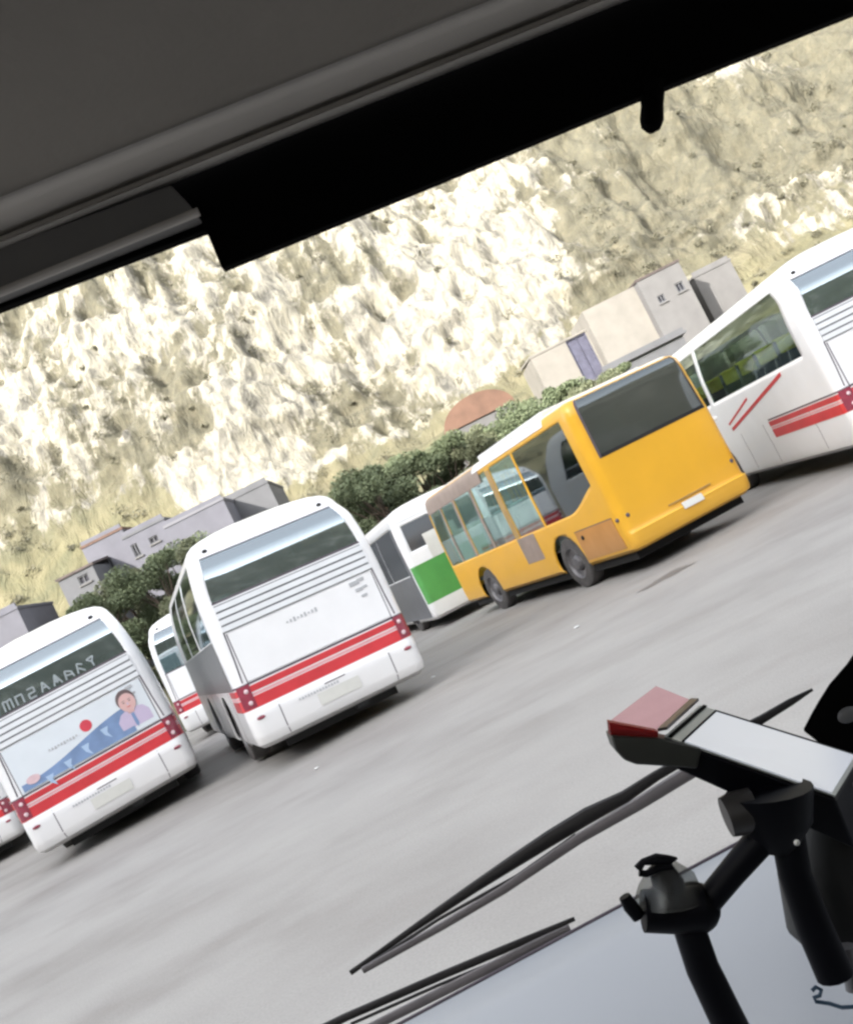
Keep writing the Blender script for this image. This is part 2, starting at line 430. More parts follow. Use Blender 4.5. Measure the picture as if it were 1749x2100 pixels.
    for a_0 in (1.245,):
        sh.patch('bumper_seam', sh.ux(a_0-.15), sh.ux(a_0+.15), .735, .748, .004, M['darkline'], root)
    for l_ in (1.2, 3.2, 4.4, 5.6, 6.8):
        if l_ < L-1 and abs(l_-arch) > .7:
            for sd_ in (-1, 1):
                q_ = sorted((sh.uy(l_, sd_), sh.uy(l_+.012, sd_))); sh.patch('locker_seam', q_[0], q_[1], .40, 1.12, .002, M['darkline'], root)
    pl = sh.patch('number_plate', sh.ux(.95), sh.ux(1.55), .50, .66, .012, M['plate'], root)
    sh.patch('lettering', sh.ux(1.02), sh.ux(1.5), .56, .60, .015, M['greytext'], pl) if False else None
    nm = MB()
    for k in range(14):
        p = sh.P(sh.ux(.72+k*.042), .70, .004)
        nm.box(p.x-.012, p.x+.012, p.y-.004, p.y+.003, p.z-.012-.006*(k % 2), p.z+.012)
    nm.build('lettering', M['greytext'], root)
    MB().box(.15, .32, .10, .22, .24, .31).build('exhaust', M['black'], root)
    MB().box(-.84, .84, .5, .53, .16, .40).build('shade_plate', M['black'], root)  # black plate added to deepen the shade under the rear
    if advert:
        def wave(u): return 1.30 + .30*(.5+.5*math.sin((u+.05)*1.9))
        wv = sh.patch('advert_wave', sh.ux(.24), sh.ux(1.95), 1.20, lambda u: wave(u), .016, M['adblue'], door, dz=40, th=.003)
        for a0 in (.62, .92, 1.22, 1.55):
            mb = MB(); p = sh.P(sh.ux(a0), wave(sh.ux(a0))-.13, .018)
            mb.prism([p+Vector((-.05, 0, .06)), p+Vector((.07, 0, .06)), p+Vector((.03, 0, -.02)), p+Vector((.06, 0, -.12)), p+Vector((-.02, 0, -.04))], (0, -.004, 0)); mb.build('advert_figure', M['adteal'], wv)
        p = sh.P(sh.ux(1.36), 1.62, .014)
        mb = MB(); mb.prism([p+Vector((.085*math.cos(t), 0, .085*math.sin(t))) for t in np.linspace(0, 2*math.pi, 28)[:-1]], (0, -.004, 0)); mb.build('advert_disc', M['adred'], door)
        for k in range(8):
            pass
        tx = MB()
        for k in range(10):
            p = sh.P(sh.ux(.78+k*.045), 1.56, .015); tx.box(p.x-.013, p.x+.013, p.y-.004, p.y+.003, p.z-.008-.010*(k % 3), p.z+.014)
        tx.build('lettering', M['greytext'], door)
        # a portrait of a person on the advert
        c = sh.P(sh.ux(2.0), 1.63, .020)
        el = lambda cx_, cz_, rx, rz, dy, nn=28: [c+Vector((1.15*(cx_+rx*math.cos(t)), dy, 1.1*(cz_+rz*math.sin(t)))) for t in np.linspace(0, 2*math.pi, nn)[:-1]]
        mb = MB(); mb.prism([c+Vector((x_, 0, z_)) for x_, z_ in [(-.22, -.37), (-.23, -.22), (-.16, -.13), (-.04, -.09), (.06, -.09), (.18, -.13), (.24, -.22), (.24, -.37)]], (0, -.003, 0)); sh_ = mb.build('advert_shirt', M['shirt'], door)
        mb = MB(); mb.prism(el(0, .045, .118, .135, -.004), (0, -.003, 0)); mb.build('advert_hair', M['hair'], door)
        mb = MB(); mb.prism(el(.005, .0, .105, .125, -.008), (0, -.003, 0)); mb.prism([c+Vector(q) for q in ((-.045, -.0065, -.16), (.05, -.0065, -.16), (.04, -.0065, -.08), (-.035, -.0065, -.08))], (0, -.002, 0)); fc = mb.build('advert_face', M['skin'], door)
        for ex in (-.042, .048):
            mb = MB(); mb.prism([c+Vector((ex+.016*math.cos(t), -.0115, .012+.008*math.sin(t))) for t in np.linspace(0, 2*math.pi, 12)[:-1]], (0, -.001, 0)); mb.build('advert_eye', M['hair'], fc)
            mb = MB(); mb.prism([c+Vector((ex+x_, -.0115, z_)) for x_, z_ in ((-.025, .034), (.025, .036), (.024, .043), (-.024, .041))], (0, -.001, 0)); mb.build('advert_brow', M['hair'], fc)
        mb = MB(); mb.prism([c+Vector((x_, -.0115, z_)) for x_, z_ in ((-.03, -.062), (.0, -.072), (.036, -.062), (.03, -.056), (.0, -.062), (-.026, -.056))], (0, -.001, 0)); mb.build('advert_mouth', M['red'], fc)
        mb = MB(); mb.prism([c+Vector((x_, -.0115, z_)) for x_, z_ in ((-.002, .0), (.010, .0), (.018, -.034), (-.006, -.034))], (0, -.001, 0)); mb.build('advert_nose', M['shirt'], fc)
        mb = MB(); mb.prism([c+Vector((x_, -.004, z_)) for x_, z_ in ((-.02, -.17), (.025, -.17), (.03, -.34), (.0, -.39), (-.02, -.34))], (0, -.002, 0)); mb.build('advert_tie', M['adblue'], sh_)
        p = sh.P(sh.ux(.42), 1.24, .022); mb = MB(); mb.prism([p+Vector((.10*math.cos(t), 0, .07+.06*math.sin(t))) for t in np.linspace(0, 2*math.pi, 20)[:-1]], (0, -.004, 0)); mb.build('advert_spot', M['lampwhite'], door)
    if win_text:
        # worn white characters along the foot of the rear glass: strokes as flat bars
        gl_ = [[(0,0,0,1),(0,1,.5,.9),(.5,.9,.5,0),(.5,.9,1,1),(1,1,1,0)], [(0,0,0,1),(0,.9,.8,.9),(.8,.9,.8,0)], [(0,1,.8,1),(.8,1,.8,.5),(0,.5,.8,.5),(0,.5,0,0),(0,0,.8,0)],
               [(0,0,.4,1),(.4,1,.9,0),(.2,.4,.7,.4)], [(0,0,.5,1.1),(.5,1.1,1,0),(.5,1.1,.5,.2),(.2,.4,.8,.4)], [(0,0,.2,.9),(.2,.9,.9,.6),(.9,.6,1,0),(.2,.4,.9,.3)],
               [(0,0,.3,1),(.3,1,.9,.7),(.3,.5,.9,0)], [(0,.9,.5,.5),(.9,1,.5,.5),(.5,.5,.5,0),(0,.9,.9,1)]]
        mb = MB()
        for k, strokes in enumerate(gl_):
            a0 = .50 + k*.185
            for (x0, z0, x1, z1) in strokes:
                p = sh.P(sh.ux(a0+x0*.12), 2.335+z0*.14, .008); q = sh.P(sh.ux(a0+x1*.12), 2.335+z1*.14, .008)
                mb.tube([p, q], .012, 6, flat=.4)
        mb.build('lettering', M['text'], g)
    if curtain:
        MB().box(.28, .86, .42, .5, 2.30, 2.86).build('curtain', M['curtain'], root)
        MB().box(.42, .66, .40, .415, 2.56, 2.80).build('window_sign', M['headrest'], root)
    if full:
        seats(root, W, 1.12, .75, L-2 if headrest else 4.0, .95, M['seat'], M[headrest] if headrest else None)
    return root, sh

def make_yellow(loc, yaw):
    W, L, H = 2.43, 8.135, 2.95
    root = empty('city_bus', loc, yaw); root.location = Vector(loc)+Vector((W/2*math.cos(yaw), W/2*math.sin(yaw), 0))
    tag(root, 'yellow bus with a dark grey rear window and see-through side windows', 'bus')
    h = W/2
    lev = [(.36, h-.06, .04, .05), (.42, h-.01, -.01, 0), (.62, h, -.03, 0), (.70, h, 0, 0), (1.9, h, .02, .03), (2.7, h-.03, .07, .10), (2.84, h-.05, .09, .13), (2.91, h-.10, .13, .2), (2.955, h-.20, .22, .3),
           (2.98, h-.45, .45, .5), (2.995, h-.9, .9, .95), (3.0, .01, 1.2, 1.25)]
    sh = Shell(W, L, lev, .16)
    rw = (sh.ux(.20), sh.ux(2.30), 1.93, 2.895)
    lo = 1.28     # belt line; swept up behind the last side window by warping
    def warp(u, z):
        if u < -1.9 or u > 1.9:
            l = (abs(u)-2)*(L-2*.16)+.16
            if 0 <= l <= 3.2 and .75 < z < 2.0:
                k = 1-l/1.5 if l < 1.5 else 0
                k = max(0, k); k = k*k*(3-2*k)
                wgt = 1-abs(z-lo)/(.72 if z > lo else .53)
                return z + .36*k*max(0, wgt)
        return z
    wl = [(.36, 2.5), (2.58, 3.75), (3.98, 5.05), (5.15, 6.15), (6.28, 7.1), (7.18, 7.95)]
    holes = [rw]; sides = []
    for sd_ in (-1, 1):
        for (a, b) in wl:
            u0, u1 = sorted((sh.uy(a, sd_), sh.uy(b, sd_)))
            holes.append((u0, u1, lo, 2.72)); sides.append((u0, u1, a, sd_))
    holes += [(-5.01, -4.12, 1.1, 2.72), (4.12, 5.01, 1.1, 2.72)]
    zs = list(sh.z)+[.42+.09*i for i in range(27)]+[1.93, 2.895, lo, 2.72, 1.1]
    ar = [(2.22, .47, .56), (6.32, .47, .56)]
    sh.grid(breaks(sh, holes, step=.10), zs, holes, 'body', M['yellow'], root, warp=warp, arches=ar)
    for y in (2.22, 6.32):
        for sd_ in (-1, 1): wheel(root, sd_*(h-.05), y, .47, .26, sd_)
    MB().box(-h+.12, h-.12, .25, L-.3, .22, .60).build('underbody', M['under'], root)
    MB().box(-h+.08, h-.08, .3, L-.3, .74, .78).build('floor', M['insidedark'], root)
    g = sh.patch('rear_window', rw[0], rw[1], rw[2], rw[3], -.004, M['glassgrey'], root, th=.008)
    sh.patch('gasket', rw[0], rw[1], 1.90, 1.955, .006, M['black'], g)
    for e0, e1 in ((rw[0]-.03, rw[0]+.01), (rw[1]-.01, rw[1]+.03)): sh.patch('gasket', e0, e1, 1.90, 2.90, .006, M['darkline'], g)
    sh.patch('roof', -4.99, 4.99, 2.905, 2.997, .004, M['roofwhite'], root, th=.003, label='off white roof panel', dz=60)
    sh.patch('roof_edge', sh.uy(4.6), sh.uy(.95), 2.80, 2.93, .012, M['roofwhite'], root, label='cream gutter strip along the side of the roof')
    sh.patch('roof_trim', sh.uy(8.0), sh.uy(4.3), 2.56, 2.93, .010, M['taupe'], root, label='tan brown strip over the front side windows')
    for (u0, u1, a, sd_) in sides:
        wfun = (lambda u: warp(u, lo)+.001)
        sh.patch('side_window', u0, u1, wfun, 2.72, -.006, M['glassside'] if a < 1 else M['glassclear'], root, th=.008, dz=20)
    sh.patch('windscreen', -4.999, -4.12, 1.1, 2.72, -.006, M['glassclear'], root, th=.008); sh.patch('windscreen', 4.12, 4.999, 1.1, 2.72, -.006, M['glassclear'], root, th=.008)
    # door leaves and pillars in ochre/tan between the windows
    for (a, b, mt_) in ((3.76, 3.97, 'ochre'), (5.05, 5.15, 'taupe'), (6.16, 6.27, 'taupe'), (7.1, 7.18, 'taupe')):
        sh.patch('pillar', sh.uy(b), sh.uy(a), 1.28, 2.70, .006, M[mt_], root, th=.03)
    sh.patch('step_panel', sh.uy(3.95), sh.uy(3.15), .74, 1.26, .006, M['taupe'], root, label='grey brown panel below the side windows')
    ed = sh.patch('engine_door', sh.uy(1.62), sh.uy(.25), .46, .98, .012, M['yellowdull'], root, th=.012)
    sh.patch('door_seam', sh.uy(1.62), sh.uy(.25), .98, .995, .010, M['darkline'], ed)
    p = sh.P(sh.uy(1.40), .86, .02); MB().ball(p, .04, (.5, 1, 1)).build('handle', M['black'], ed)
    p = sh.P(sh.uy(.12), .92, .0); MB().ball(p, .035).build('side_lamp', M['darkline'], root)
    MB().box(-h+.16, h-.16, 1.1, 4.25, 2.94, 3.05).build('roof_unit', M['roofwhite'], root, bevel=.03)
    # bumper, plate, handle bar
    bp = sh.patch('bumper', sh.ux(.02), sh.ux(W-.02), .40, .64, .03, M['yellow'], root, th=.03)
    sh.patch('bumper_lip', sh.ux(.06), sh.ux(W-.06), .64, .665, .04, M['yellowline'], bp, th=.03)
    sh.patch('number_plate', sh.ux(1.06), sh.ux(1.46), .60, .71, .050, M['plate'], root, th=.02)
    sh.patch('boot_handle', sh.ux(.86), sh.ux(1.72), .755, .775, .02, M['ochre'], root, th=.02)
    for sd_ in (-1, 1):
        p = sh.P(sd_*1.05, .93, .0); MB().ball(p, .035, (1, .5, 1)).build('tail_lamp', M['darkline'], root)
    # lining, seats and grab rails seen through the glass
    MB().box(-h+.06, h-.06, .35, L-.4, 2.70, 2.74).build('ceiling', M['inside'], root)
    seats(root, W, 1.05, .50, 2.4, .85, M['seatpale'], None, xs=(-.88, -.42, .45, .88)); seats(root, W, .77, 3.0, L-2.0, .9, M['seatpale'], None, xs=(-.88, .88))
    MB().box(-h+.09, h-.09, .31, 2.5, .785, 1.04).build('platform', M['seatgrey'], root)
    rl = MB()
    for y in (2.2, 3.6, 5.0, 6.4): rl.tube([(-.25, y, .77), (-.25, y, 2.7)], .018); rl.tube([(.3, y, .77), (.3, y, 2.7)], .018)
    rl.tube([(-.25, 1.2, 2.45), (-.25, 7, 2.45)], .016); rl.build('grab_rail', M['ochre'], root)
    mr_ = MB(); p = sh.P(-1.02, 1.52, 0)
    # little white mirror-like light on the right rear corner
    p = sh.P(sh.ux(W-.02), 1.66, .02); MB().ball(p, .06, (1.0, .6, .7)).build('marker_lamp', M['roofwhite'], root)
    return root

def make_green(loc, yaw):
    W, L = 2.45, 10
    root = empty('city_bus', loc, yaw); root.location = Vector(loc)+Vector((W/2*math.cos(yaw), W/2*math.sin(yaw), 0))
    tag(root, 'white bus with a green lower band, half hidden behind the front of the yellow bus', 'bus')
    h = W/2
    lev = [(.26, h-.04, .04, .05), (.34, h, 0, 0), (.62, h, -.02, 0), (2.2, h, .03, .04), (2.9, h-.05, .12, .2), (3.0, h-.08, .16, .25), (3.08, h-.16, .24, .3), (3.14, h-.32, .38, .4), (3.19, h-.6, .6, .6), (3.22, h-.95, .9, .9), (3.23, .01, 1.1, 1.1)]
    sh = Shell(W, L, lev, .13)
    rw = (sh.ux(.2), sh.ux(2.25), 2.02, 2.70)
    holes = [rw]
    for a, b in ((.5, 2.8), (2.9, 5.2), (5.3, 7.6), (7.7, 9.6)):
        for sd_ in (-1, 1):
            holes.append(tuple(sorted((sh.uy(a, sd_), sh.uy(b, sd_))))+(1.5, 2.75))
    zs = list(sh.z)+[.34+.1*i for i in range(28)]+[2.02, 2.70, 1.5, 2.75]
    ar = [(2.6, .47, .57), (7.4, .47, .57)]
    sh.grid(breaks(sh, holes), zs, holes, 'body', M['white'], root, arches=ar)
    for y in (2.6, 7.4):
        for sd_ in (-1, 1): wheel(root, sd_*(h-.05), y, .47, .26, sd_)
    MB().box(-h+.1, h-.1, .2, L-.3, .28, .55).build('underbody', M['under'], root)
    MB().box(-h+.08, h-.08, .3, L-.3, .80, .84).build('floor', M['insidedark'], root)
    sh.patch('rear_window', rw[0], rw[1], rw[2], rw[3], -.004, M['glassslate'], root, th=.008)
    for hh in holes[1:]: sh.patch('side_window', hh[0], hh[1], hh[2], hh[3], -.004, M['glassslate'], root, th=.008)
    sh.patch('green_band', -1.95, 1.95, .68, 1.66, .006, M['green'], root)
    sh.patch('side_skirt', sh.uy(9.6), sh.uy(.30), .34, 1.48, .008, M['greyside'], root, label='dark grey lower side panels')
    # poster whose lower edge steps over the foot of the window
    sh.patch('poster', sh.ux(.62), sh.ux(1.5), 1.66, 2.30, .012, M['plate'], root, label='white sheet pasted over the foot of the rear window')
    sh.patch('roof_seam', -1.3, 1.3, 2.80, 2.815, .006, M['greytext'], root)
    sh.patch('bumper', -1.2, 1.2, .34, .66, .02, M['roofwhite'], root, th=.02)
    for a_0, a_1 in ((.26, .5), (2.8, 2.9), (5.2, 5.3), (7.6, 7.7)): sh.patch('pillar', sh.uy(a_1), sh.uy(a_0), 1.48, 2.76, .006, M['greyside'], root)
    seats(root, W, .83, .7, 8, .95, M['seatgrey'])
    return root

coach((-6.29, 15.70, 0), .30, 8, 'white coach whose rear carries a blue wave advert with a portrait and a red disc', advert=True, win_text=True, lean=.040, scl=1.08)
coach((-2.23, 14.14, 0), .33, 8.3, 'white coach with a plain white engine door and a green curtain in its rear window', curtain=True, sidep=True, lean=-.042, scl=1.052)
coach((6.30, 14.98, 0), .029, 11.5, 'white coach at the right edge with yellow-green seat covers behind its side window', arch=5.85, lside=[(.50, 5.0), (5.2, 7.4), (7.5, 10.2)], headrest='headrest', scl=1.035)
coach((-8.40, 27.4, 0), .12, 9, 'white coach deep in the gap between two nearer coaches, mostly hidden', full=False, plain=True, scl=1.09)
coach((-12.99, 20.56, 0), .28, 9, 'white coach cut off by the left edge, only a red striped rear corner showing', full=False)
make_yellow((2.624, 15.537, 0), .34)
make_green((-.95, 24.6, 0), .246)
# coach C: its two thin diagonal strokes
cc = [o for o in C.objects if o.get('label', '').startswith('white coach at the right edge')][0]
shC = Shell(2.5, 11.5, [(0, 1.25, 0, 0), (2, 1.25, 0, 0)], .2)
def stroke(l0, z0, l1, z1, wd):
    mb = MB(); x = -1.252
    mb.prism([(x, l0, z0), (x, l1, z1), (x, l1, z1+wd), (x, l0, z0+wd)], (-.004, 0, 0)); mb.build('diagonal_stroke', M['red'], cc)
stroke(4.7, 1.22, 1.5, 1.74, .06); stroke(4.75, 1.34, 3.3, 1.64, .04)


# ------------------------------------------------------------------ ground
def ground_mat():
    mt, t, b = new_mat('worn_concrete')
    tc = N(t, 'ShaderNodeTexCoord'); mp = N(t, 'ShaderNodeMapping'); mp.inputs['Rotation'].default_value = (0, 0, R(-18)); mp.inputs['Scale'].default_value = (.8, 1.1, 1)
    t.links.new(tc.outputs['Object'], mp.inputs[0])
    n1 = N(t, 'ShaderNodeTexNoise'); n1.inputs['Scale'].default_value = .55; n1.inputs['Detail'].default_value = 7; n1.inputs['Roughness'].default_value = .6
    t.links.new(mp.outputs[0], n1.inputs[0])
    r1 = ramp(t, [(.30, (.240, .227, .212)), (.50, (.285, .273, .257)), (.72, (.318, .307, .288))]); t.links.new(n1.outputs['Fac'], r1.inputs[0])
    n2 = N(t, 'ShaderNodeTexNoise'); n2.inputs['Scale'].default_value = .55; n2.inputs['Detail'].default_value = 4; n2.inputs['Roughness'].default_value = .65
    mp2 = N(t, 'ShaderNodeMapping'); mp2.inputs['Scale'].default_value = (.8, 1.7, 1); mp2.inputs['Rotation'].default_value = (0, 0, R(20)); mp2.inputs['Location'].default_value = (3.1, 8, 0)
    t.links.new(tc.outputs['Object'], mp2.inputs[0]); t.links.new(mp2.outputs[0], n2.inputs[0])
    r2 = ramp(t, [(.50, (1, 1, 1)), (.72, (.82, .80, .79)), (.85, (.70, .68, .67))]); t.links.new(n2.outputs['Fac'], r2.inputs[0])
    mx = N(t, 'ShaderNodeMix', data_type='RGBA', blend_type='MULTIPLY'); mx.inputs['Factor'].default_value = .8
    t.links.new(r1.outputs[0], mx.inputs['A']); t.links.new(r2.outputs[0], mx.inputs['B'])
    n3 = N(t, 'ShaderNodeTexNoise'); n3.inputs['Scale'].default_value = 60; n3.inputs['Detail'].default_value = 3; t.links.new(tc.outputs['Object'], n3.inputs[0])
    r3 = ramp(t, [(.3, (.86, .86, .86)), (.7, (1.1, 1.1, 1.1))]); t.links.new(n3.outputs['Fac'], r3.inputs[0])
    m3 = N(t, 'ShaderNodeMix', data_type='RGBA', blend_type='MULTIPLY'); m3.inputs['Factor'].default_value = .7
    t.links.new(mx.outputs['Result'], m3.inputs['A']); t.links.new(r3.outputs[0], m3.inputs['B'])
    t.links.new(m3.outputs['Result'], b.inputs['Base Color']); b.inputs['Roughness'].default_value = .8
    bp = N(t, 'ShaderNodeBump'); bp.inputs['Strength'].default_value = .3; bp.inputs['Distance'].default_value = .01
    t.links.new(n3.outputs['Fac'], bp.inputs['Height']); t.links.new(bp.outputs[0], b.inputs['Normal'])
    return mt
tag(MB().add([(-400, -400, 0), (400, -400, 0), (400, 400, 0), (-400, 400, 0)], [(0, 1, 2, 3)]).build('ground', ground_mat(), smooth=0), kind='structure')

# oil stains: thin irregular films lying on the ground
oil = paint('oil_stain', (.16, .152, .146), .6, .25, 4)
def stain(px, py, L_, W_, ang, lab):
    a = at(px, py, 1) - Vector((0, 0, CAM_H)); p = Vector((0, 0, CAM_H)) + a*(-CAM_H/a.z)
    rn = random.Random(int(px)); pts = []
    for k in range(40):
        t = 2*math.pi*k/40; r_ = 1+.22*math.sin(3*t+px)+.12*math.sin(7*t+py)+.08*rn.random()
        x, y = L_*math.cos(t)*r_, W_*math.sin(t)*r_
        pts.append((p.x+x*math.cos(ang)-y*math.sin(ang), p.y+x*math.sin(ang)+y*math.cos(ang), .004))
    mb = MB(); mb.v = pts; mb.f = [tuple(range(40))]
    return tag(mb.build('oil_stain', oil, smooth=0), kind='structure')
stain(1368, 1182, .42, .20, .38, '')
# litter
sc = paint('paper', (.78, .78, .76), .8, .05, 10)
for i, (px, py, s_, lb) in enumerate([(888, 1390, .07, 'crumpled white paper scrap on the concrete right of the plain white coach'), (650, 1577, .06, 'small white paper scrap on the concrete below the bumper of the plain white coach'),
                            (1183, 1287, .08, 'white paper scrap on the concrete below the front wheel of the yellow bus')]):
    a = at(px, py, 1) - Vector((0, 0, CAM_H)); p = Vector((0, 0, CAM_H)) + a*(-CAM_H/a.z); p.z = .03
    p.z = .012; s_ *= .5; mb = MB(); mb.ball(p, s_, (1, .8, .25), 9, 6); rn = random.Random(i)
    mb.v = [tuple(Vector(v)+Vector((rn.uniform(-1, 1), rn.uniform(-1, 1), rn.uniform(-.1, .3)))*.012) for v in mb.v]
    tag(mb.build('paper_scrap', sc, smooth=0), lb, 'litter', 'paper scraps on the concrete')

# ------------------------------------------------------------------ hills
rngn = np.random.default_rng(3)
def vnoise(x, y, seed):
    """smooth lattice noise on arrays, 0..1"""
    g_ = np.random.default_rng(seed).random((257, 257)); xi = np.floor(x).astype(int); yi = np.floor(y).astype(int)
    fx, fy = x-xi, y-yi; fx = fx*fx*(3-2*fx); fy = fy*fy*(3-2*fy); xi %= 256; yi %= 256
    a, b, c, d = g_[yi, xi], g_[yi, xi+1], g_[yi+1, xi], g_[yi+1, xi+1]
    return (a*(1-fx)+b*fx)*(1-fy)+(c*(1-fx)+d*fx)*fy
def fbm(x, y, seed, o=5, ridge=False):
    s_ = np.zeros_like(x); a = .5; tot = 0
    for i in range(o):
        n_ = vnoise(x*2**i+17.3*i, y*2**i+9.1*i, seed+i)
        if ridge: n_ = 1-np.abs(2*n_-1)
        s_ += a*n_; tot += a; a *= .55
    return s_/tot
def sheet(name, X, Y, Z, mat, smooth=True):
    ny, nx = X.shape; v = np.stack([X.ravel(), Y.ravel(), Z.ravel()], 1)
    i = np.arange(ny-1)[:, None]*nx+np.arange(nx-1)[None, :]; i = i.ravel()
    f = np.stack([i, i+1, i+nx+1, i+nx], 1)
    me = bpy.data.meshes.new(name); me.from_pydata(v.tolist(), [], f.tolist()); me.update()
    return link(name, me, mat, None, 180 if smooth else 0)

def rock_mat():
    mt, t, b = new_mat('rocky_hillside')
    geo = N(t, 'ShaderNodeNewGeometry'); tc = N(t, 'ShaderNodeTexCoord')
    mp = N(t, 'ShaderNodeMapping'); mp.inputs['Scale'].default_value = (1, .45, .36); mp.inputs['Rotation'].default_value = (0, R(8), 0); t.links.new(tc.outputs['Object'], mp.inputs[0])
    def noi(sc_, det, rough, src, w_=0):
        n = N(t, 'ShaderNodeTexNoise'); n.inputs['Scale'].default_value = sc_; n.inputs['Detail'].default_value = det; n.inputs['Roughness'].default_value = rough; n.inputs['Distortion'].default_value = w_
        t.links.new(src, n.inputs['Vector']); return n
    big = noi(.085, 3, .55, mp.outputs[0]); mid = noi(.30, 7, .70, mp.outputs[0], .9); fine = noi(1.5, 4, .6, tc.outputs['Object'])
    at_ = N(t, 'ShaderNodeAttribute'); at_.attribute_name = 'rockiness'
    s1 = N(t, 'ShaderNodeMath', operation='MULTIPLY_ADD'); t.links.new(big.outputs['Fac'], s1.inputs[0]); s1.inputs[1].default_value = .45; t.links.new(mid.outputs['Fac'], s1.inputs[2])
    s2 = N(t, 'ShaderNodeMath', operation='MULTIPLY_ADD'); t.links.new(fine.outputs['Fac'], s2.inputs[0]); s2.inputs[1].default_value = .25; t.links.new(s1.outputs[0], s2.inputs[2])
    s3 = N(t, 'ShaderNodeMath', operation='ADD'); t.links.new(s2.outputs[0], s3.inputs[0]); t.links.new(at_.outputs['Fac'], s3.inputs[1])
    rp = ramp(t, [(.0, (0, 0, 0)), (1, (1, 1, 1))])
    mr = N(t, 'ShaderNodeMapRange'); mr.inputs['From Min'].default_value = .86; mr.inputs['From Max'].default_value = .95; t.links.new(s3.outputs[0], mr.inputs[0])
    vg = ramp(t, [(.25, (.072, .069, .050)), (.5, (.108, .100, .068)), (.75, (.160, .143, .095))]); n5 = noi(.8, 5, .7, tc.outputs['Object']); t.links.new(n5.outputs['Fac'], vg.inputs[0])
    rk = ramp(t, [(.31, (.075, .072, .062)), (.41, (.165, .156, .130)), (.50, (.265, .248, .200)), (.64, (.365, .338, .262))]); n6 = noi(.8, 6, .68, mp.outputs[0], .6); t.links.new(n6.outputs['Fac'], rk.inputs[0])
    dry = N(t, 'ShaderNodeAttribute'); dry.attribute_name = 'dryness'
    sg = ramp(t, [(.28, (.085, .088, .050)), (.48, (.150, .138, .075)), (.7, (.205, .180, .105))]); n8 = noi(.22, 5, .6, tc.outputs['Object'], .4); t.links.new(n8.outputs['Fac'], sg.inputs[0])
    m9 = N(t, 'ShaderNodeMix', data_type='RGBA'); t.links.new(dry.outputs['Fac'], m9.inputs['Factor']); t.links.new(vg.outputs[0], m9.inputs['A']); t.links.new(sg.outputs[0], m9.inputs['B'])
    mx = N(t, 'ShaderNodeMix', data_type='RGBA'); t.links.new(mr.outputs[0], mx.inputs['Factor']); t.links.new(m9.outputs['Result'], mx.inputs['A']); t.links.new(rk.outputs[0], mx.inputs['B'])
    t.links.new(mx.outputs['Result'], b.inputs['Base Color']); b.inputs['Roughness'].default_value = .9
    bp = N(t, 'ShaderNodeBump'); bp.inputs['Strength'].default_value = .9; bp.inputs['Distance'].default_value = 1.0; t.links.new(n6.outputs['Fac'], bp.inputs['Height']); t.links.new(bp.outputs[0], b.inputs['Normal'])
    return mt
RM = rock_mat()
# mountain across the road: starts as a bank behind the buses, steepens into a rock face
xs = np.linspace(-110, 130, 560); ts = np.concatenate([np.linspace(0, 45, 90, endpoint=False), np.linspace(45, 190, 420)])
T, X = np.meshgrid(ts, xs, indexing='ij')
def prof(t):
    return np.interp(t, [0, 6, 40, 62, 80, 95, 125, 170, 190], [36, 40, 72, 92, 101, 109, 128, 152, 166]), np.interp(t, [0, 6, 40, 62, 80, 95, 125, 170, 190], [-.1, 1.2, 4.6, 11.5, 21, 33, 58, 100, 116])
Yb, Zb = prof(T)
T0 = 56+15*np.clip((-X-8)/22, 0, 1)+5*(fbm(X*.06, T*.01, 91, 3)-.5)      # where grass gives way to rock
st = np.clip((T-T0+4)/22, 0, 1)
X2 = X*.16; T2 = T*.075
d1 = fbm(X*.05+3, T*.028, 11, 5, True)-.5; d2 = fbm(X*.30+T*.05, T*.16, 31, 5, True)-.5; d3 = fbm(X*.5, T*.42, 51, 4)-.5
disp = (d1*10+d2*3.6+d3*1.9)*st+(d3*.9+d1*.8)*(1-st)*np.clip(T/6, 0, 1)
slope_n = np.stack([np.zeros_like(T), -.78*st, .62+.38*(1-st)])
Yh = Yb+disp*slope_n[1]; Zh = Zb+disp*slope_n[2]*.9
hill = sheet('hills', X, Yh, Zh, RM); tag(hill, kind='structure')
patch_n = fbm(X*.055+7, T*.060, 95, 4)-.5
rock_amt = .112+patch_n*.85+.09*np.clip((8-X)/22, 0, 1)
rock_amt -= .62*(1-np.clip((T-T0)/9, 0, 1))           # bank and foothill stay grassy
rock_amt += (d2*.32+d3*.18)*st
rock_amt -= .24*np.clip((X-22)/30, 0, 1)*np.clip((T-62)/15, 0, 1)
dv_ = hill.data.attributes.new('dryness', 'FLOAT', 'POINT'); dv_.data.foreach_set('value', np.clip(1-(T-T0-2)/14, .0, 1).ravel().astype(np.float32))
av = hill.data.attributes.new('rockiness', 'FLOAT', 'POINT'); av.data.foreach_set('value', rock_amt.ravel().astype(np.float32))

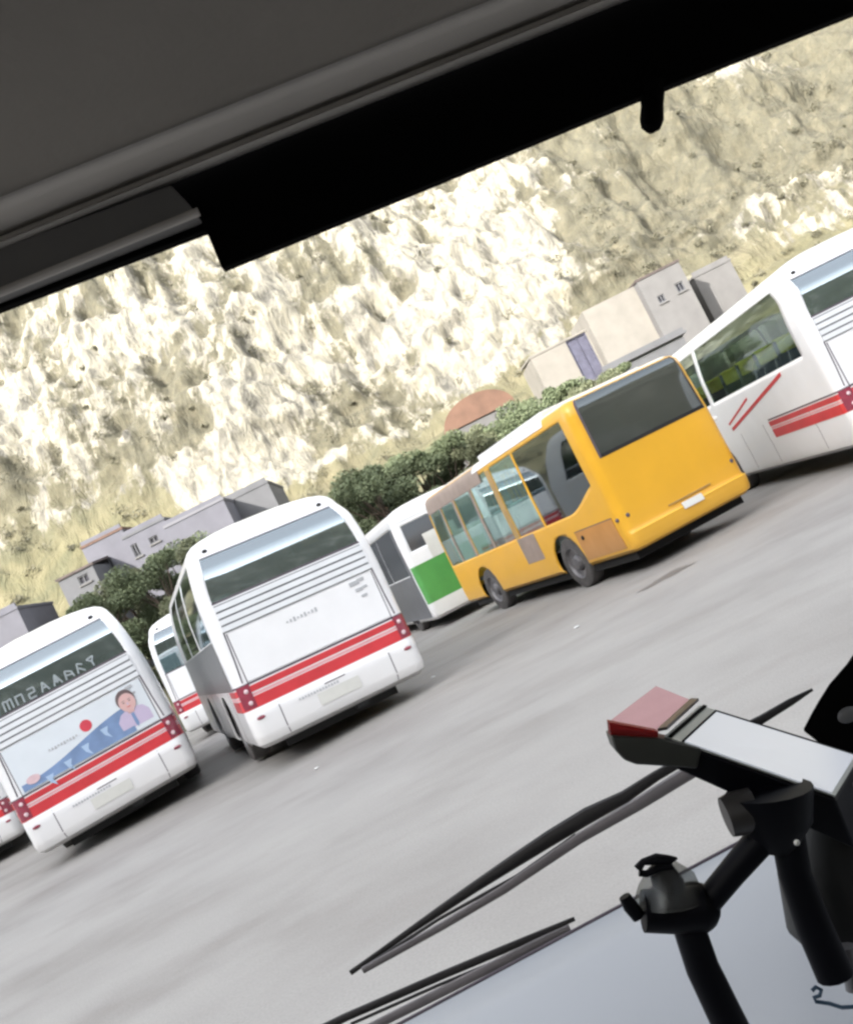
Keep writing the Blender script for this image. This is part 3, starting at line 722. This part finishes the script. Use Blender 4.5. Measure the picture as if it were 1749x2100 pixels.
# unseen ridge added behind the camera to shade the parking place
perp = Vector((math.cos(SUN_AZ), -math.sin(SUN_AZ), 0)); sh_ = Vector((math.sin(SUN_AZ), math.cos(SUN_AZ), 0))
a_ = np.linspace(-260, 260, 130); b_ = np.linspace(-60, 60, 60); B2, A2 = np.meshgrid(b_, a_, indexing='ij')
hgt = 78*(1-np.abs(B2)/60)**1.1*(.97+.10*fbm(A2*.03, B2*.03, 71, 4))-.5
Xr = A2*perp.x+(B2+110)*sh_.x; Yr = A2*perp.y+(B2+110)*sh_.y
tag(sheet('hills', Xr, Yr, hgt, RM), kind='structure')
for az0, az1, rad_, h_ in ((80, 185, 150, 52),):      # unseen hill added right of and behind the viewer, darkens glass reflections
    aa = np.radians(np.linspace(az0, az1, 100)); bb = np.linspace(-60, 60, 50); B3, A3 = np.meshgrid(bb, aa, indexing='ij')
    hg = h_*(1-np.abs(B3)/60)**1.1*(.95+.12*fbm(A3*6, B3*.03, 77, 4))-.5
    tag(sheet('hills', np.sin(A3)*(rad_+B3), np.cos(A3)*(rad_+B3), hg, RM), kind='structure')

# shrubs scattered over the rock face: small leaf clumps, uncountable
def leaf_mat(name, c0, c1, c2):
    mt, t, b = new_mat(name); oi = N(t, 'ShaderNodeNewGeometry'); 
    r_ = ramp(t, [(0, c0), (.5, c1), (1, c2)]); t.links.new(oi.outputs['Random Per Island'], r_.inputs[0]); t.links.new(r_.outputs[0], b.inputs['Base Color'])
    b.inputs['Roughness'].default_value = .7
    return mt
def leaves(name, centres, radii, per, size, mat, seed=0, flat=.8):
    rg = np.random.default_rng(seed); vs_, n = [], 0
    Cn = np.repeat(np.array(centres), per, 0); Rr = np.repeat(np.array(radii), per)
    k = len(Cn); d = rg.normal(size=(k, 3)); d /= np.linalg.norm(d, axis=1)[:, None]
    p = Cn+d*(Rr*rg.random(k)**.4)[:, None]*np.array([1, 1, flat])
    u = rg.normal(size=(k, 3)); u /= np.linalg.norm(u, axis=1)[:, None]; v = np.cross(u, rg.normal(size=(k, 3))); v /= np.linalg.norm(v, axis=1)[:, None]
    s_ = (size*(.6+.8*rg.random(k)))[:, None]
    q = np.stack([p-u*s_, p-v*s_*.6, p+u*s_, p+v*s_*.6], 1).reshape(-1, 3)
    me = bpy.data.meshes.new(name); me.from_pydata(q.tolist(), [], (np.arange(k*4).reshape(-1, 4)).tolist()); me.update()
    return me
shrub_m = leaf_mat('shrub_leaves', (.085, .083, .056), (.11, .104, .068), (.14, .128, .082))
rg = np.random.default_rng(5); cs, rs_ = [], []
ny, nx = T.shape
for k in range(1500):
    i, j = rg.integers(60, ny-30), rg.integers(90, nx-60)
    if rock_amt[i, j] > .10 and rg.random() < .8: continue
    cs.append((X[i, j], Yh[i, j]-.2, Zh[i, j]+.25)); rs_.append(rg.uniform(.35, 1.15))
tag(link('shrubs', leaves('shrubs', cs, rs_, 60, .12, shrub_m, 9, .6), shrub_m, None, 0), 'olive and straw coloured scrub scattered over the pale rock face', 'scrub', kind='stuff')

# ------------------------------------------------------------------ trees
tree_mats = [leaf_mat('dark_leaves', (.105, .135, .070), (.140, .172, .090), (.180, .210, .115)), leaf_mat('mid_leaves', (.125, .140, .078), (.160, .175, .098), (.200, .212, .125))]
bark = paint('bark', (.10, .075, .055), .9, .3, 6, bump=.5)
def tree_proto(seed, h_, sp, mat):
    rn = random.Random(seed); root = empty('tree')
    tr = MB(); top = Vector((rn.uniform(-.3, .3), rn.uniform(-.3, .3), h_*.62))
    tr.tube([(0, 0, -.4), (0.05, 0, h_*.2), top*.7, top], [.17*h_/5, .13*h_/5, .09*h_/5, .05*h_/5], 10)
    cs, rr = [], []
    for k in range(30):
        a = rn.uniform(0, 6.28); z = rn.uniform(.03, .95)*h_; rad = 1.15*sp*math.sqrt(rn.random())*(1-.5*abs(z/h_-.40))
        c = Vector((rad*math.cos(a), rad*math.sin(a), z)); cs.append(tuple(c)); rr.append(rn.uniform(.35, .75)*h_/6*1.1)
        tr.tube([top*rn.uniform(.35, .95), (c+top*.6)*.5+Vector((0, 0, .2)), c], [.05*h_/5, .035*h_/5, .012], 6)
    tr.build('trunk', bark, root)
    link('crown', leaves('crown', cs, rr, 800, .058*h_/5, mat, seed, .85), mat, root, 0)
    return root
def hz(x, y):       # height of the bank at a point
    i = np.abs(xs-x).argmin(); col = Yh[:, i]; k = np.abs(col-y).argmin(); return float(Zh[k, i])
tp = [tree_proto(21, 5.5, 1.9, tree_mats[0]), tree_proto(22, 4.6, 1.7, tree_mats[1]), tree_proto(23, 6.0, 2.1, tree_mats[0])]
used = [False]*3
tree_spots = [  # px, py of crown top, distance, kind, scale, label
    (248, 1182, 46, 1, .95, 'olive bushy tree below the grey village houses, furthest left of the tree row'),
    (305, 1150, 44, 0, 1.0, 'dark green tree between the grey houses and the gap of the two front coaches'),
    (352, 1122, 47, 2, .9, 'dark tree under the large grey slab roof, beside the plain coach roof'),
    (185, 1228, 43, 0, 1, 'dark bush just above the roof corner of the advert coach'),
    (398, 1108, 43, 1, 1, 'olive tree behind the left roof corner of the plain coach'),
    (648, 1030, 46, 0, 1, 'dark tree directly behind the right roof corner of the plain coach'),
    (1240, 770, 46, 0, 1, 'dark low tree between the cream block and the yellow bus roof'),
    (915, 900, 47, 1, 1, 'pale olive tree touching the left end of the rust roof'),
    (735, 965, 40, 2, 1, 'dark tree behind the rear roof corner of the green banded bus'),
    (705, 1003, 44, 1, .95, 'olive tree just right of the roof of the plain white coach'),
    (770, 962, 46, 0, 1.0, 'dark tree above the roof of the green banded bus, left of the rust roof'),
    (835, 938, 43, 2, .9, 'dark tree standing just left of the rust coloured roof'),
    (895, 912, 42, 0, .8, 'dark tree in front of the left foot of the rust coloured roof'),
    (960, 897, 41, 1, .7, 'low olive tree in front of the middle of the rust coloured roof'),
    (1035, 862, 43, 2, .85, 'dark tree in front of the right foot of the rust coloured roof'),
    (1085, 820, 47, 0, .95, 'dark tree between the rust coloured roof and the cream building'),
    (1140, 800, 45, 2, .85, 'dark pointed tree below the left foot of the cream building'),
    (1195, 790, 43, 1, .7, 'low olive tree just above the rear roof edge of the yellow bus'),
]
for (px, py, Y_, kd, s_, lb) in tree_spots:
    p = at(px, py, Y_); g_ = hz(p.x, Y_); hh = (5.5, 4.6, 6.0)[kd]
    s2 = max(.35, (p.z-g_+.1)/hh)
    if not used[kd]: o = tp[kd]; used[kd] = True
    else:
        o = tp[kd].copy(); C.objects.link(o)
        for ch in tp[kd].children:
            c = ch.copy(); C.objects.link(c); c.parent = o
    o.location = (p.x, Y_, g_); o.scale = (max(s2, 1.05), max(s2, .9), s2); o.rotation_euler = (0, 0, px*1.7)
    tag(o, lb, 'tree', 'trees on the bank behind the buses')

# ------------------------------------------------------------------ village buildings
def wall_mat(name, c): return paint(name, c, .85, .14, .8, bump=.3)
W_grey, W_lav, W_cream, W_grey2 = wall_mat('grey_render', (.118, .12, .128)), wall_mat('lavender_render', (.128, .128, .150)), wall_mat('cream_render', (.225, .21, .185)), wall_mat('pale_grey_render', (.150, .146, .144))
roofd, roofb = paint('dark_tiles', (.09, .07, .065), .8, .3, 4), paint('brown_tiles', (.12, .07, .05), .8, .3, 4)
slabm = paint('pale_slab', (.15, .15, .168), .6, .1, .6)
wdark = paint('dark_pane', (.03, .03, .04), .3, .2, 5)
def house(name, pl, pr, ztop, Y_, depth, wall, label, roof=None, rmat=None, yaw=0, wins=(), over=.25, zlow=None, roof_h=.9, trim=None):
    """pl, pr: picture points of the front wall's upper left and right corners"""
    a, b = at(*pl, Y_), at(*pr, Y_); wd = b.x-a.x; zt = (a.z+b.z)/2 if ztop is None else ztop
    zg = hz((a.x+b.x)/2, Y_)-1.5
    root = empty(name, ((a.x+b.x)/2, Y_, zg), yaw); tag(root, label, 'building')
    H_ = zt-zg; h = wd/2
    mb = MB(); xsb = sorted({-h, h} | {w_[0]*wd-h for w_ in wins} | {w_[1]*wd-h for w_ in wins}); zsb = sorted({0, H_} | {H_-w_[2] for w_ in wins} | {H_-w_[3] for w_ in wins})
    for i in range(len(xsb)-1):
        for j in range(len(zsb)-1):
            xc, zc = (xsb[i]+xsb[i+1])/2, (zsb[j]+zsb[j+1])/2
            if any(w_[0]*wd-h < xc < w_[1]*wd-h and H_-w_[3] < zc < H_-w_[2] for w_ in wins): continue
            mb.box(xsb[i], xsb[i+1], 0, .25, zsb[j], zsb[j+1])
    mb.box(-h, -h+.25, .25, depth, 0, H_); mb.box(h-.25, h, .25, depth, 0, H_); mb.box(-h+.25, h-.25, depth-.25, depth, 0, H_)
    mb.build('wall', wall, root, smooth=0)
    for w_ in wins:
        x0, x1, z1, z0 = w_[0]*wd-h, w_[1]*wd-h, H_-w_[2], H_-w_[3]
        f = MB(); t_ = .07
        f.box(x0, x0+t_, .05, .14, z0, z1).box(x1-t_, x1, .05, .14, z0, z1).box(x0+t_, x1-t_, .05, .14, z0, z0+t_).box(x0+t_, x1-t_, .05, .14, z1-t_, z1)
        f.box((x0+x1)/2-.03, (x0+x1)/2+.03, .06, .13, z0+t_, z1-t_)
        fo = f.build('window', trim or W_grey, root, smooth=0)
        MB().box(x0+t_, x1-t_, .15, .17, z0+t_, z1-t_).build('pane', w_[4] if len(w_) > 4 else wdark, fo, smooth=0)
        MB().box(x0-.08, x1+.08, -.10, .06, z0-.09, z0-.01).build('sill', W_grey2, fo, smooth=0)
    if roof == 'flat':
        MB().box(-h-over, h+over, -over, depth+over, H_+.004, H_+.16).build('roof', rmat or wall, root, smooth=0)
        MB().box(-h-over+.1, h+over-.1, -over+.1, -over+.25, H_+.17, H_+.40).build('parapet', wall, root, smooth=0)
    elif roof == 'gable':
        mb = MB()
        pr_ = [(-h-over, H_-.05), (0, H_+roof_h), (h+over, H_-.05), (h+over, H_+.1), (0, H_+roof_h+.17), (-h-over, H_+.1)]
        mb.prism([(x, -over, z) for x, z in pr_], (0, depth+2*over, 0)); mb.build('roof', rmat, root, smooth=0)
        MB().prism([(-h+.01, .02, H_), (h-.01, .02, H_), (0, .02, H_+roof_h*.94)], (0, .2, 0)).build('gable', wall, root, smooth=0)
    elif roof == 'shed':   # single plane rising to the back
        mb = MB(); mb.prism([(-h-over, -over, H_-.02), (-h-over, -over, H_+.12), (-h-over, depth+over, H_+roof_h+.12), (-h-over, depth+over, H_+roof_h-.02)], (wd+2*over, 0, 0)); mb.build('roof', rmat, root, smooth=0)
    return root
# left cluster
house('house', (337, 1082), (459, 1027), None, 58, 6, W_lav, 'long pale lavender wall with a flat roof left of the grey block', 'flat', slabm, over=.05)
house('house', (460, 1026), (552, 996), None, 61, 6, W_grey, 'grey flat block, highest of the houses left of centre', 'flat', W_grey, wins=((.02, .10, .1, .7),), over=.05)
house('house', (252, 1104), (338, 1068), None, 59, 5, W_lav, 'lavender grey house with two dark openings beside the long wall', 'flat', W_grey, wins=((.08, .24, .5, 1.3), (.50, .72, .6, 1.0)), over=.05)
house('house', (166, 1122), (253, 1090), None, 60, 5, W_lav, 'lavender grey house with a small dark window left of the two openings', 'flat', roofb, wins=((.34, .50, 1.2, 1.9),), over=.05)
house('house', (118, 1190), (190, 1160), None, 57, 4, W_grey, 'low grey house with a dark roof, just above the advert coach', 'shed', roofd, wins=((.5, .8, .3, .8),), roof_h=.5, over=.1)
house('house', (-60, 1292), (38, 1252), None, 55, 5, W_lav, 'lavender house at the left edge of the picture', 'flat', W_lav, over=.05)
# right cluster
lavp = paint('lavender_banner_pane', (.085, .085, .125), .6, .25, 3)
house('building', (1196, 645), (1300, 580), None, 64, 6, W_cream, 'cream block with a plain wall beside the grey house with two windows', None, None)
house('building', (1092, 745), (1196, 668), None, 65.5, 6, W_cream, 'cream low block with a tall lavender window at its right end', 'shed', W_cream, wins=((.62, .97, .05, 3.1, lavp),), roof_h=.3, trim=lavp, over=.05)
house('house', (1302, 574), (1392, 540), None, 63, 6, W_grey2, 'grey house with two small windows and a dark flat roof edge', 'shed', roofd, wins=((.24, .40, 1.4, 1.9), (.70, .88, 1.2, 1.8)), roof_h=.15, over=.06)
house('building', (1408, 545), (1510, 560), None, 66, 7, W_grey2, 'tall grey windowless block just above the roof of the right hand coach', 'flat', W_grey2, over=.05)
house('building', (1240, 760), (1400, 690), None, 60, 3, W_grey, 'low grey wall-like building in front of the cream block', 'flat', W_grey)
# rust roofed shed: arched roof on brick walls
a, b = at(903, 868, 50), at(1054, 818, 50); wd = b.x-a.x; zg = hz((a.x+b.x)/2, 50)-.5
rt = empty('shed', ((a.x+b.x)/2, 50, zg)); tag(rt, 'shed with an arched rust coloured roof rising among the trees', 'shed')
zt = (a.z+b.z)/2-zg-.35
rust = paint('rusty_sheet', (.16, .088, .058), .75, .25, 1.2, bump=.3)
arc = [(wd/2*math.cos(t), zt+1.25*math.sin(t)) for t in np.linspace(0, math.pi, 19)]
MB().prism([(x, 0, z) for x, z in arc], (0, 6, 0)).build('roof', rust, rt, smooth=40)
MB().box(-wd/2+.1, wd/2-.1, .1, 5.9, 0, zt-.004).build('wall', W_grey2, rt, smooth=0)

# ------------------------------------------------------------------ the bus the picture is taken from
cab = empty('bus_cab', (0, 1.0, 0)); tag(cab, 'dark bus cab around the viewer: header above, pale dash below, two wipers outside', 'bus')
def cpart(mb, name, mat, parent=cab, **kw):
    off = Vector((0, -1, 0)) if parent is cab else Vector((0, -1, 0))
    mb.v = [tuple(Vector(v)+off) for v in mb.v]
    return mb.build(name, mat, parent, **kw)
hdr = paint('black_header', (.0016, .0015, .0014), .95, .3, 8)
hdr.node_tree.nodes['Principled BSDF'].inputs['Specular IOR Level'].default_value = .05
lining = paint('grey_roof_lining', (.165, .150, .128), .8, .10, 5, bump=.15)
lip = paint('pale_grey_trim', (.36, .335, .30), .6, .10, 5)
visor = paint('grey_visor', (.12, .115, .108), .7, .12, 5)
Y0 = 1.25
P = lambda u, v, Y_=Y0: at(u, v, Y_)
# header beam over the windscreen
mb = MB(); mb.prism([P(-500, 838), P(0, 645), P(430, 481), P(462, 559), P(900, 381), P(1325, 204), P(1749, 35), P(2300, -190), P(2200, -420), P(1290, -60), P(-500, 690)], (0, -.02, 0)); cpart(mb, 'header', hdr, bevel=.002)
mb = MB(); q = [P(1336, 170, 1.24), P(1337, 215, 1.24), P(1336, 245, 1.24), P(1334, 262, 1.24), P(1333, 272, 1.24)]
mb.tube(q, [.017, .0140, .0150, .012, .004], 16); cpart(mb, 'mirror_mount', hdr)

# visor box on the left under the lining
mb = MB(); mb.prism([P(-500, 690, 1.20), P(-500, 800, 1.20), P(0, 602, 1.20), P(405, 441, 1.20), P(385, 415, 1.20), P(350, 378, 1.20)], (0, .045, 0)); cpart(mb, 'visor', visor, bevel=.004)
mb = MB(); mb.tube([P(-500, 802, 1.19), P(0, 600, 1.19), P(408, 434, 1.19)], .0055, 10); cpart(mb, 'visor_edge', lip)
OFFS = {'dashboard': -1}
# curved trim strip where the lining meets the header, then the lining running back overhead
def strip(name, rows, mat, bump_=None):
    mb = MB(); n = len(rows[0]); mb.v = [tuple(p) for r_ in rows for p in r_]
    mb.f = [(i*n+k, i*n+k+1, (i+1)*n+k+1, (i+1)*n+k) for i in range(len(rows)-1) for k in range(n-1)]
    o = cpart(mb, name, mat, smooth=60); md = o.modifiers.new('thickness', 'SOLIDIFY'); md.thickness = .012; md.offset = OFFS.get(name, 1)
    return o
us_ = list(np.linspace(-500, 2300, 25))
edge = lambda u: 515-.4075*u+(18*math.exp(-((u-430)/60)**2) if u < 900 else 0)
row = lambda dv, Y_: [P(u, 512-.402*u+dv, Y_) for u in us_]
strip('trim', [row(6, 1.215), row(-6, 1.19), row(-14, 1.185), row(-20, 1.20), row(-26, 1.205), row(-34, 1.195), row(-50, 1.16), row(-75, 1.12), row(-100, 1.08)], lip)
def back(dv, Y_, dz):
    r_ = row(dv, Y_ if Y_ > .5 else 1.0)
    return [Vector((p.x, Y_, p.z+dz)) for p in r_]
base = row(-98, 1.085)
rows = [base] + [[Vector((p.x, 1.085-k*.22, p.z+.03+.055*k-.0025*k*k)) for p in base] for k in range(1, 12)]
strip('roof_lining', rows, lining)
# cab walls behind and beside the viewer keep the inside dark
wl = paint('cab_wall', (.05, .05, .05), .8, .2, 4)
mb = MB(); mb.box(-1.25, -1.2, -2.4, 1.0, 0.4, 1.25); mb.box(1.2, 1.25, -2.4, 1.0, .4, 1.3); mb.box(-1.2, 1.2, -2.45, -2.4, .4, 2.6); mb.box(-1.25, 1.25, -2.4, 1.1, .35, .4); mb.box(-1.25, -1.2, -2.4, 1.0, 2.2, 2.7); mb.box(1.2, 1.25, -2.4, 1.0, 2.0, 2.5)
cpart(mb, 'cab_wall', wl)
# dash
dashm = paint('blue_grey_dash', (.43, .45, .48), .45, .06, 1.5)
seam = lambda u: 2106-.535*(u-807)
rowd = lambda du, Y_: [P(u, seam(u)+du, Y_) for u in np.linspace(-100, 2300, 25)]
rows = [rowd(4, 1.20)] + [[Vector((p.x, 1.20-.06*k, p.z-.004*k-.0022*k*k)) for p in rowd(4, 1.20)] for k in range(1, 16)]
strip('dashboard', rows, dashm)
mb = MB(); mb.tube([P(-100, seam(-100), 1.205), P(600, seam(600), 1.205), P(1500, seam(1500), 1.205), P(2300, seam(2300), 1.205)], .0022, 8); cpart(mb, 'windscreen_seal', M['darkline'])
# right pillar
mb = MB(); mb.prism([P(1760, 1325, 1.1), P(1735, 1362, 1.1), P(1700, 1402, 1.1), P(1678, 1437, 1.1), P(1662, 1465, 1.1), P(1645, 1498, 1.1), P(1700, 1540, 1.1), P(2200, 1600, 1.1), P(2200, 900, 1.1)], (P(1749, 1450, 1.1)-Vector((0, 0, CAM_H)))*.05); pil = cpart(mb, 'pillar', hdr, bevel=.003)
mb = MB(); mb.ball(P(1738, 1466, 1.095), .012, (1.0, .4, .7)); cpart(mb, 'oval_highlight', paint('grey_highlight', (.10, .10, .10), .4, .1, 9), pil)  # grey oval set on the pillar to stand for a highlight
# wipers outside the glass
wip = paint('wiper_black', (.02, .018, .018), .6, .2, 10); wipg = paint('wiper_grey', (.20, .185, .19), .45, .2, 10)
Yw = 1.32
def wiper(armp, bladep, rad, brad, extra=()):
    mb = MB(); mb.tube([P(*q, Yw) for q in armp], rad, 10, flat=.6); o = cpart(mb, 'wiper', wipg)
    mb = MB(); mb.tube([P(*q, Yw+.012) for q in bladep], brad, 10, flat=.7); cpart(mb, 'blade', wip, o)
    for ex in extra:
        mb = MB(); mb.tube([P(*q, Yw+.006) for q in ex], .0022, 8); cpart(mb, 'linkage', wip, o)
    return o
wiper([(744, 1990), (900, 1903), (1031, 1825), (1188, 1719), (1310, 1648), (1418, 1581), (1560, 1500)], [(719, 1995), (780, 1952), (844, 1907), (910, 1862), (969, 1822), (1056, 1765), (1131, 1717), (1206, 1672), (1281, 1634), (1344, 1592), (1450, 1530), (1560, 1476), (1620, 1440), (1665, 1414)], [.0045, .0052, .006, .007, .0085, .0095, .006],
      [.0035, .0035, .0045, .006, .007, .009, .0105, .011, .0085, .007, .006, .006, .005, .002], [[(760, 1975), (900, 1885), (1060, 1796), (1180, 1712)]])
wiper([(560, 2210), (769, 2103), (894, 2040), (1031, 1971), (1100, 1935), (1168, 1902)], [(540, 2170), (707, 2087), (820, 2038), (907, 2000), (1031, 1948), (1100, 1918), (1178, 1884)], [.006, .006, .0065, .0065, .006, .0045], [.006, .0055, .0055, .0055, .0055, .0045, .003], [[(720, 2100), (900, 2020), (1050, 1958)]])

# ------------------------------------------------------------------ things on the dash
blk = paint('stand_black', (.0018, .002, .004), .55, .2, 12); blk.node_tree.nodes['Principled BSDF'].inputs['Specular IOR Level'].default_value = .12; clr = glass('clear_plastic', (.72, .72, .70), .02, .3, .80, (.10, .10, .097), .10)
Ys = .78
S = lambda u, v, Y_=Ys: at(u, v, Y_)
stand = empty('device_stand', S(1480, 2100)); tag(stand, 'black forked stand with a clamp joint holding up the white-screened device over the dash', 'stand')
def spart(mb, name, mat, parent=stand, root=None, **kw):
    o_ = Vector((root or stand).location); mb.v = [tuple(Vector(v)-o_) for v in mb.v]; return mb.build(name, mat, parent, **kw)
mb = MB(); mb.tube([S(1578, 1700), S(1500, 1790), S(1425, 1880)], [.0120, .0105, .0100], 14); mb.ball(S(1424, 1862, .785), .0195); mb.tube([S(1425, 1875), S(1408, 1890), S(1440, 1985), S(1500, 2110), S(1560, 2240)], [.0095, .0125, .0128, .0135, .014], 14); spart(mb, 'left_arm', blk) if False else spart(mb, 'arm', blk)
mb = MB(); mb.tube([S(1612, 1700), S(1628, 1790), S(1668, 1900), S(1712, 2000)], [.013, .0125, .0140, .0145], 14); spart(mb, 'arm', blk)
mb = MB(); mb.tube([S(1575, 1620), S(1590, 1690), S(1596, 1745)], [.033, .027, .012], 18); hub = spart(mb, 'hub', blk)
mb = MB(); mb.tube([S(1545, 1660, .775), S(1512, 1668, .775), S(1488, 1676, .775)], [.0165, .0165, .015], 20); spart(mb, 'knob', paint('knob_dark', (.025, .023, .022), .45, .2, 10), hub)
mb = MB(); mb.ball(S(1633, 1728, .75), .0022); spart(mb, 'screw', M['plate'], hub)
# clamp joint at the elbow: drum, clear cup, clip ring, lever
mb = MB(); mb.tube([S(1318, 1868, .775), S(1380, 1868, .775), S(1440, 1862, .775)], [.0155, .0165, .0165], 20); jt = spart(mb, 'clamp', blk)
mb = MB(); mb.tube([S(1372, 1845, .78), S(1366, 1805, .78), S(1352, 1778, .78)], [.027, .022, .012], 22); spart(mb, 'cup', clr, jt)
mb = MB(); mb.tube([S(1375, 1850, .78), S(1370, 1812, .78), S(1350, 1775, .78)], [.014, .012, .009], 16); spart(mb, 'bolt', blk, jt)
mb = MB(); mb.tube([S(1307, 1782, .77), S(1318, 1768, .77), S(1345, 1762, .77), S(1370, 1764, .77), S(1388, 1760, .77)], [.0035, .0028, .0045, .0040, .001], 8); mb.tube([S(1310, 1790, .77), S(1325, 1792, .77), S(1350, 1780, .77), S(1378, 1776, .77)], .0028, 8); spart(mb, 'clip', blk, jt)
mb = MB(); mb.tube([S(1280, 1838, .77), S(1292, 1858, .77), S(1310, 1880, .77)], [.0045, .0058, .0055], 12); spart(mb, 'lever', blk, jt)
# device: dark wedge body, white screen, red glass nose
dev = empty('handheld_device', S(1560, 1600)); tag(dev, 'slim black device with a blank white screen and red nose on the forked stand', 'device')
d = lambda mb, n_, m_, parent=dev, **kw: spart(mb, n_, m_, parent, dev, **kw)
top = [S(1355, 1514, .78), S(1431, 1448, .90), S(1765, 1552, .90), S(1712, 1640, .78)]
dn = Vector((0, .012, -.038))
mb = MB(); vs8 = top+[p+dn*(.75 if i in (0, 1) else 1.25) for i, p in enumerate(top)]
mb.add(vs8, [(0, 1, 2, 3), (7, 6, 5, 4), (0, 4, 5, 1), (1, 5, 6, 2), (2, 6, 7, 3), (3, 7, 4, 0)]); bod = d(mb, 'body', blk, bevel=.003)
nrm = (top[1]-top[0]).cross(top[3]-top[0]).normalized()
if nrm.z < 0: nrm = -nrm
def quad(a_, b_, c_, e_, lift, th):   # quadrilateral in the top plane; arguments are fractions (along, across)
    bil = lambda s_, t_: top[0]*(1-s_)*(1-t_)+top[3]*s_*(1-t_)+top[2]*s_*t_+top[1]*(1-s_)*t_
    mb = MB(); mb.prism([bil(*q)+nrm*lift for q in (a_, b_, c_, e_)], nrm*th); return mb
d(quad((.01, .02), (.99, .02), (.99, .98), (.01, .98), .0008, .0012), 'bezel', paint('bezel_pale', (.36, .38, .36), .4, .05, 8))
d(quad((.108, .02), (.120, .02), (.120, .94), (.108, .94), .0021, .0014), 'screen_border', hdr)
d(quad((.028, .02), (.050, .02), (.050, .98), (.028, .98), .0021, .0014), 'screen_border', hdr)
d(quad((.12, .915), (.97, .915), (.97, .945), (.12, .945), .0021, .0014), 'screen_border', hdr)
scr, t_, b_2 = new_mat('white_screen'); b_2.inputs['Base Color'].default_value = (.37, .39, .43, 1); b_2.inputs['Roughness'].default_value = .25
b_2.inputs['Emission Color'].default_value = (.86, .90, 1, 1); b_2.inputs['Emission Strength'].default_value = .085
d(quad((.122, .03), (.965, .03), (.965, .913), (.122, .913), .0021, .0010), 'screen', scr)
rg_ = glass('red_glass', (.75, .12, .12), .02, .1, .35, (.20, .02, .02), .2); pk = glass('pink_glare', (1, .80, .82), 0.0, .3, .86, (.78, .55, .57), .02)
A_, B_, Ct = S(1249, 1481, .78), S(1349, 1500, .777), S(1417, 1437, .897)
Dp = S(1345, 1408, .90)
mb = MB(); mb.prism([A_, B_, Ct, Dp], (0, .0, .0006)); d(mb, 'nose_glare', pk)  # thin tinted sheet painted in for the pink glare above the nose
lo_ = [S(1252, 1509, .785), S(1349, 1512, .777)]
mb = MB(); mb.prism([A_, B_, lo_[1], lo_[0]], (0, .012, .0)); d(mb, 'nose_rim', rg_)
mb = MB(); mb.prism([B_, Ct, Ct+Vector((.006, 0, -.003)), B_+Vector((.007, 0, -.002))], (0, -.003, .003)); d(mb, 'nose_edge', paint('dark_red_edge', (.03, .006, .006), .3, .2, 9))
mb = MB(); mb.prism([S(1252, 1510, .779), S(1262, 1540, .779), S(1280, 1560, .779), S(1305, 1569, .779), S(1360, 1572, .779), S(1430, 1578, .779), S(1440, 1535, .779), S(1349, 1513, .779)], (0, .03, 0)); d(mb, 'nose_base', paint('dark_olive_plastic', (.03, .032, .027), .5, .2, 9), bevel=.003)
# dark bulk at the lower right: bottle-like housing with a pale ring
hs = empty('fan', S(1720, 1990, .84)); tag(hs, 'dark rounded fan housing with a pale ring at the right edge below the device', 'fan')
mb = MB(); mb.tube([S(1725, 1640, .86), S(1722, 1668, .86), S(1722, 1800, .86), S(1730, 1900, .86), S(1745, 1960, .86)], [.034, .044, .050, .046, .026], 24); hb = spart(mb, 'housing', paint('housing_dark', (.008, .008, .008), .5, .3, 8), hs, hs)
mb = MB()
c_ = S(1745, 1655, .84); rr_ = .030
mb.tube([c_+Vector((rr_*math.cos(t), .25*rr_*math.sin(t), .012*math.sin(t+.6))) for t in np.linspace(0, 2*math.pi, 25)], .0028, 10, caps=False); spart(mb, 'ring', paint('ring_pale', (.42, .42, .41), .35, .1, 9), hs, hs)
mb = MB(); mb.tube([S(1735, 1940, .80), S(1745, 1985, .80), S(1752, 2030, .80)], .007, 12); spart(mb, 'foot', M['rim'], hs, hs)
# cable with a hooked end lying on the dash
mb = MB(); mb.tube([S(1664, 2032), S(1672, 2024), S(1683, 2030), S(1680, 2042), S(1668, 2046), S(1672, 2054), S(1700, 2058), S(1725, 2066), S(1760, 2064), S(1800, 2050)], .0016, 8)
o = mb.build('cable', paint('cable_blue_black', (.02, .05, .09), .5, .2, 12)); tag(o, 'thin dark cable with a hooked end at the lower right corner', 'cable')
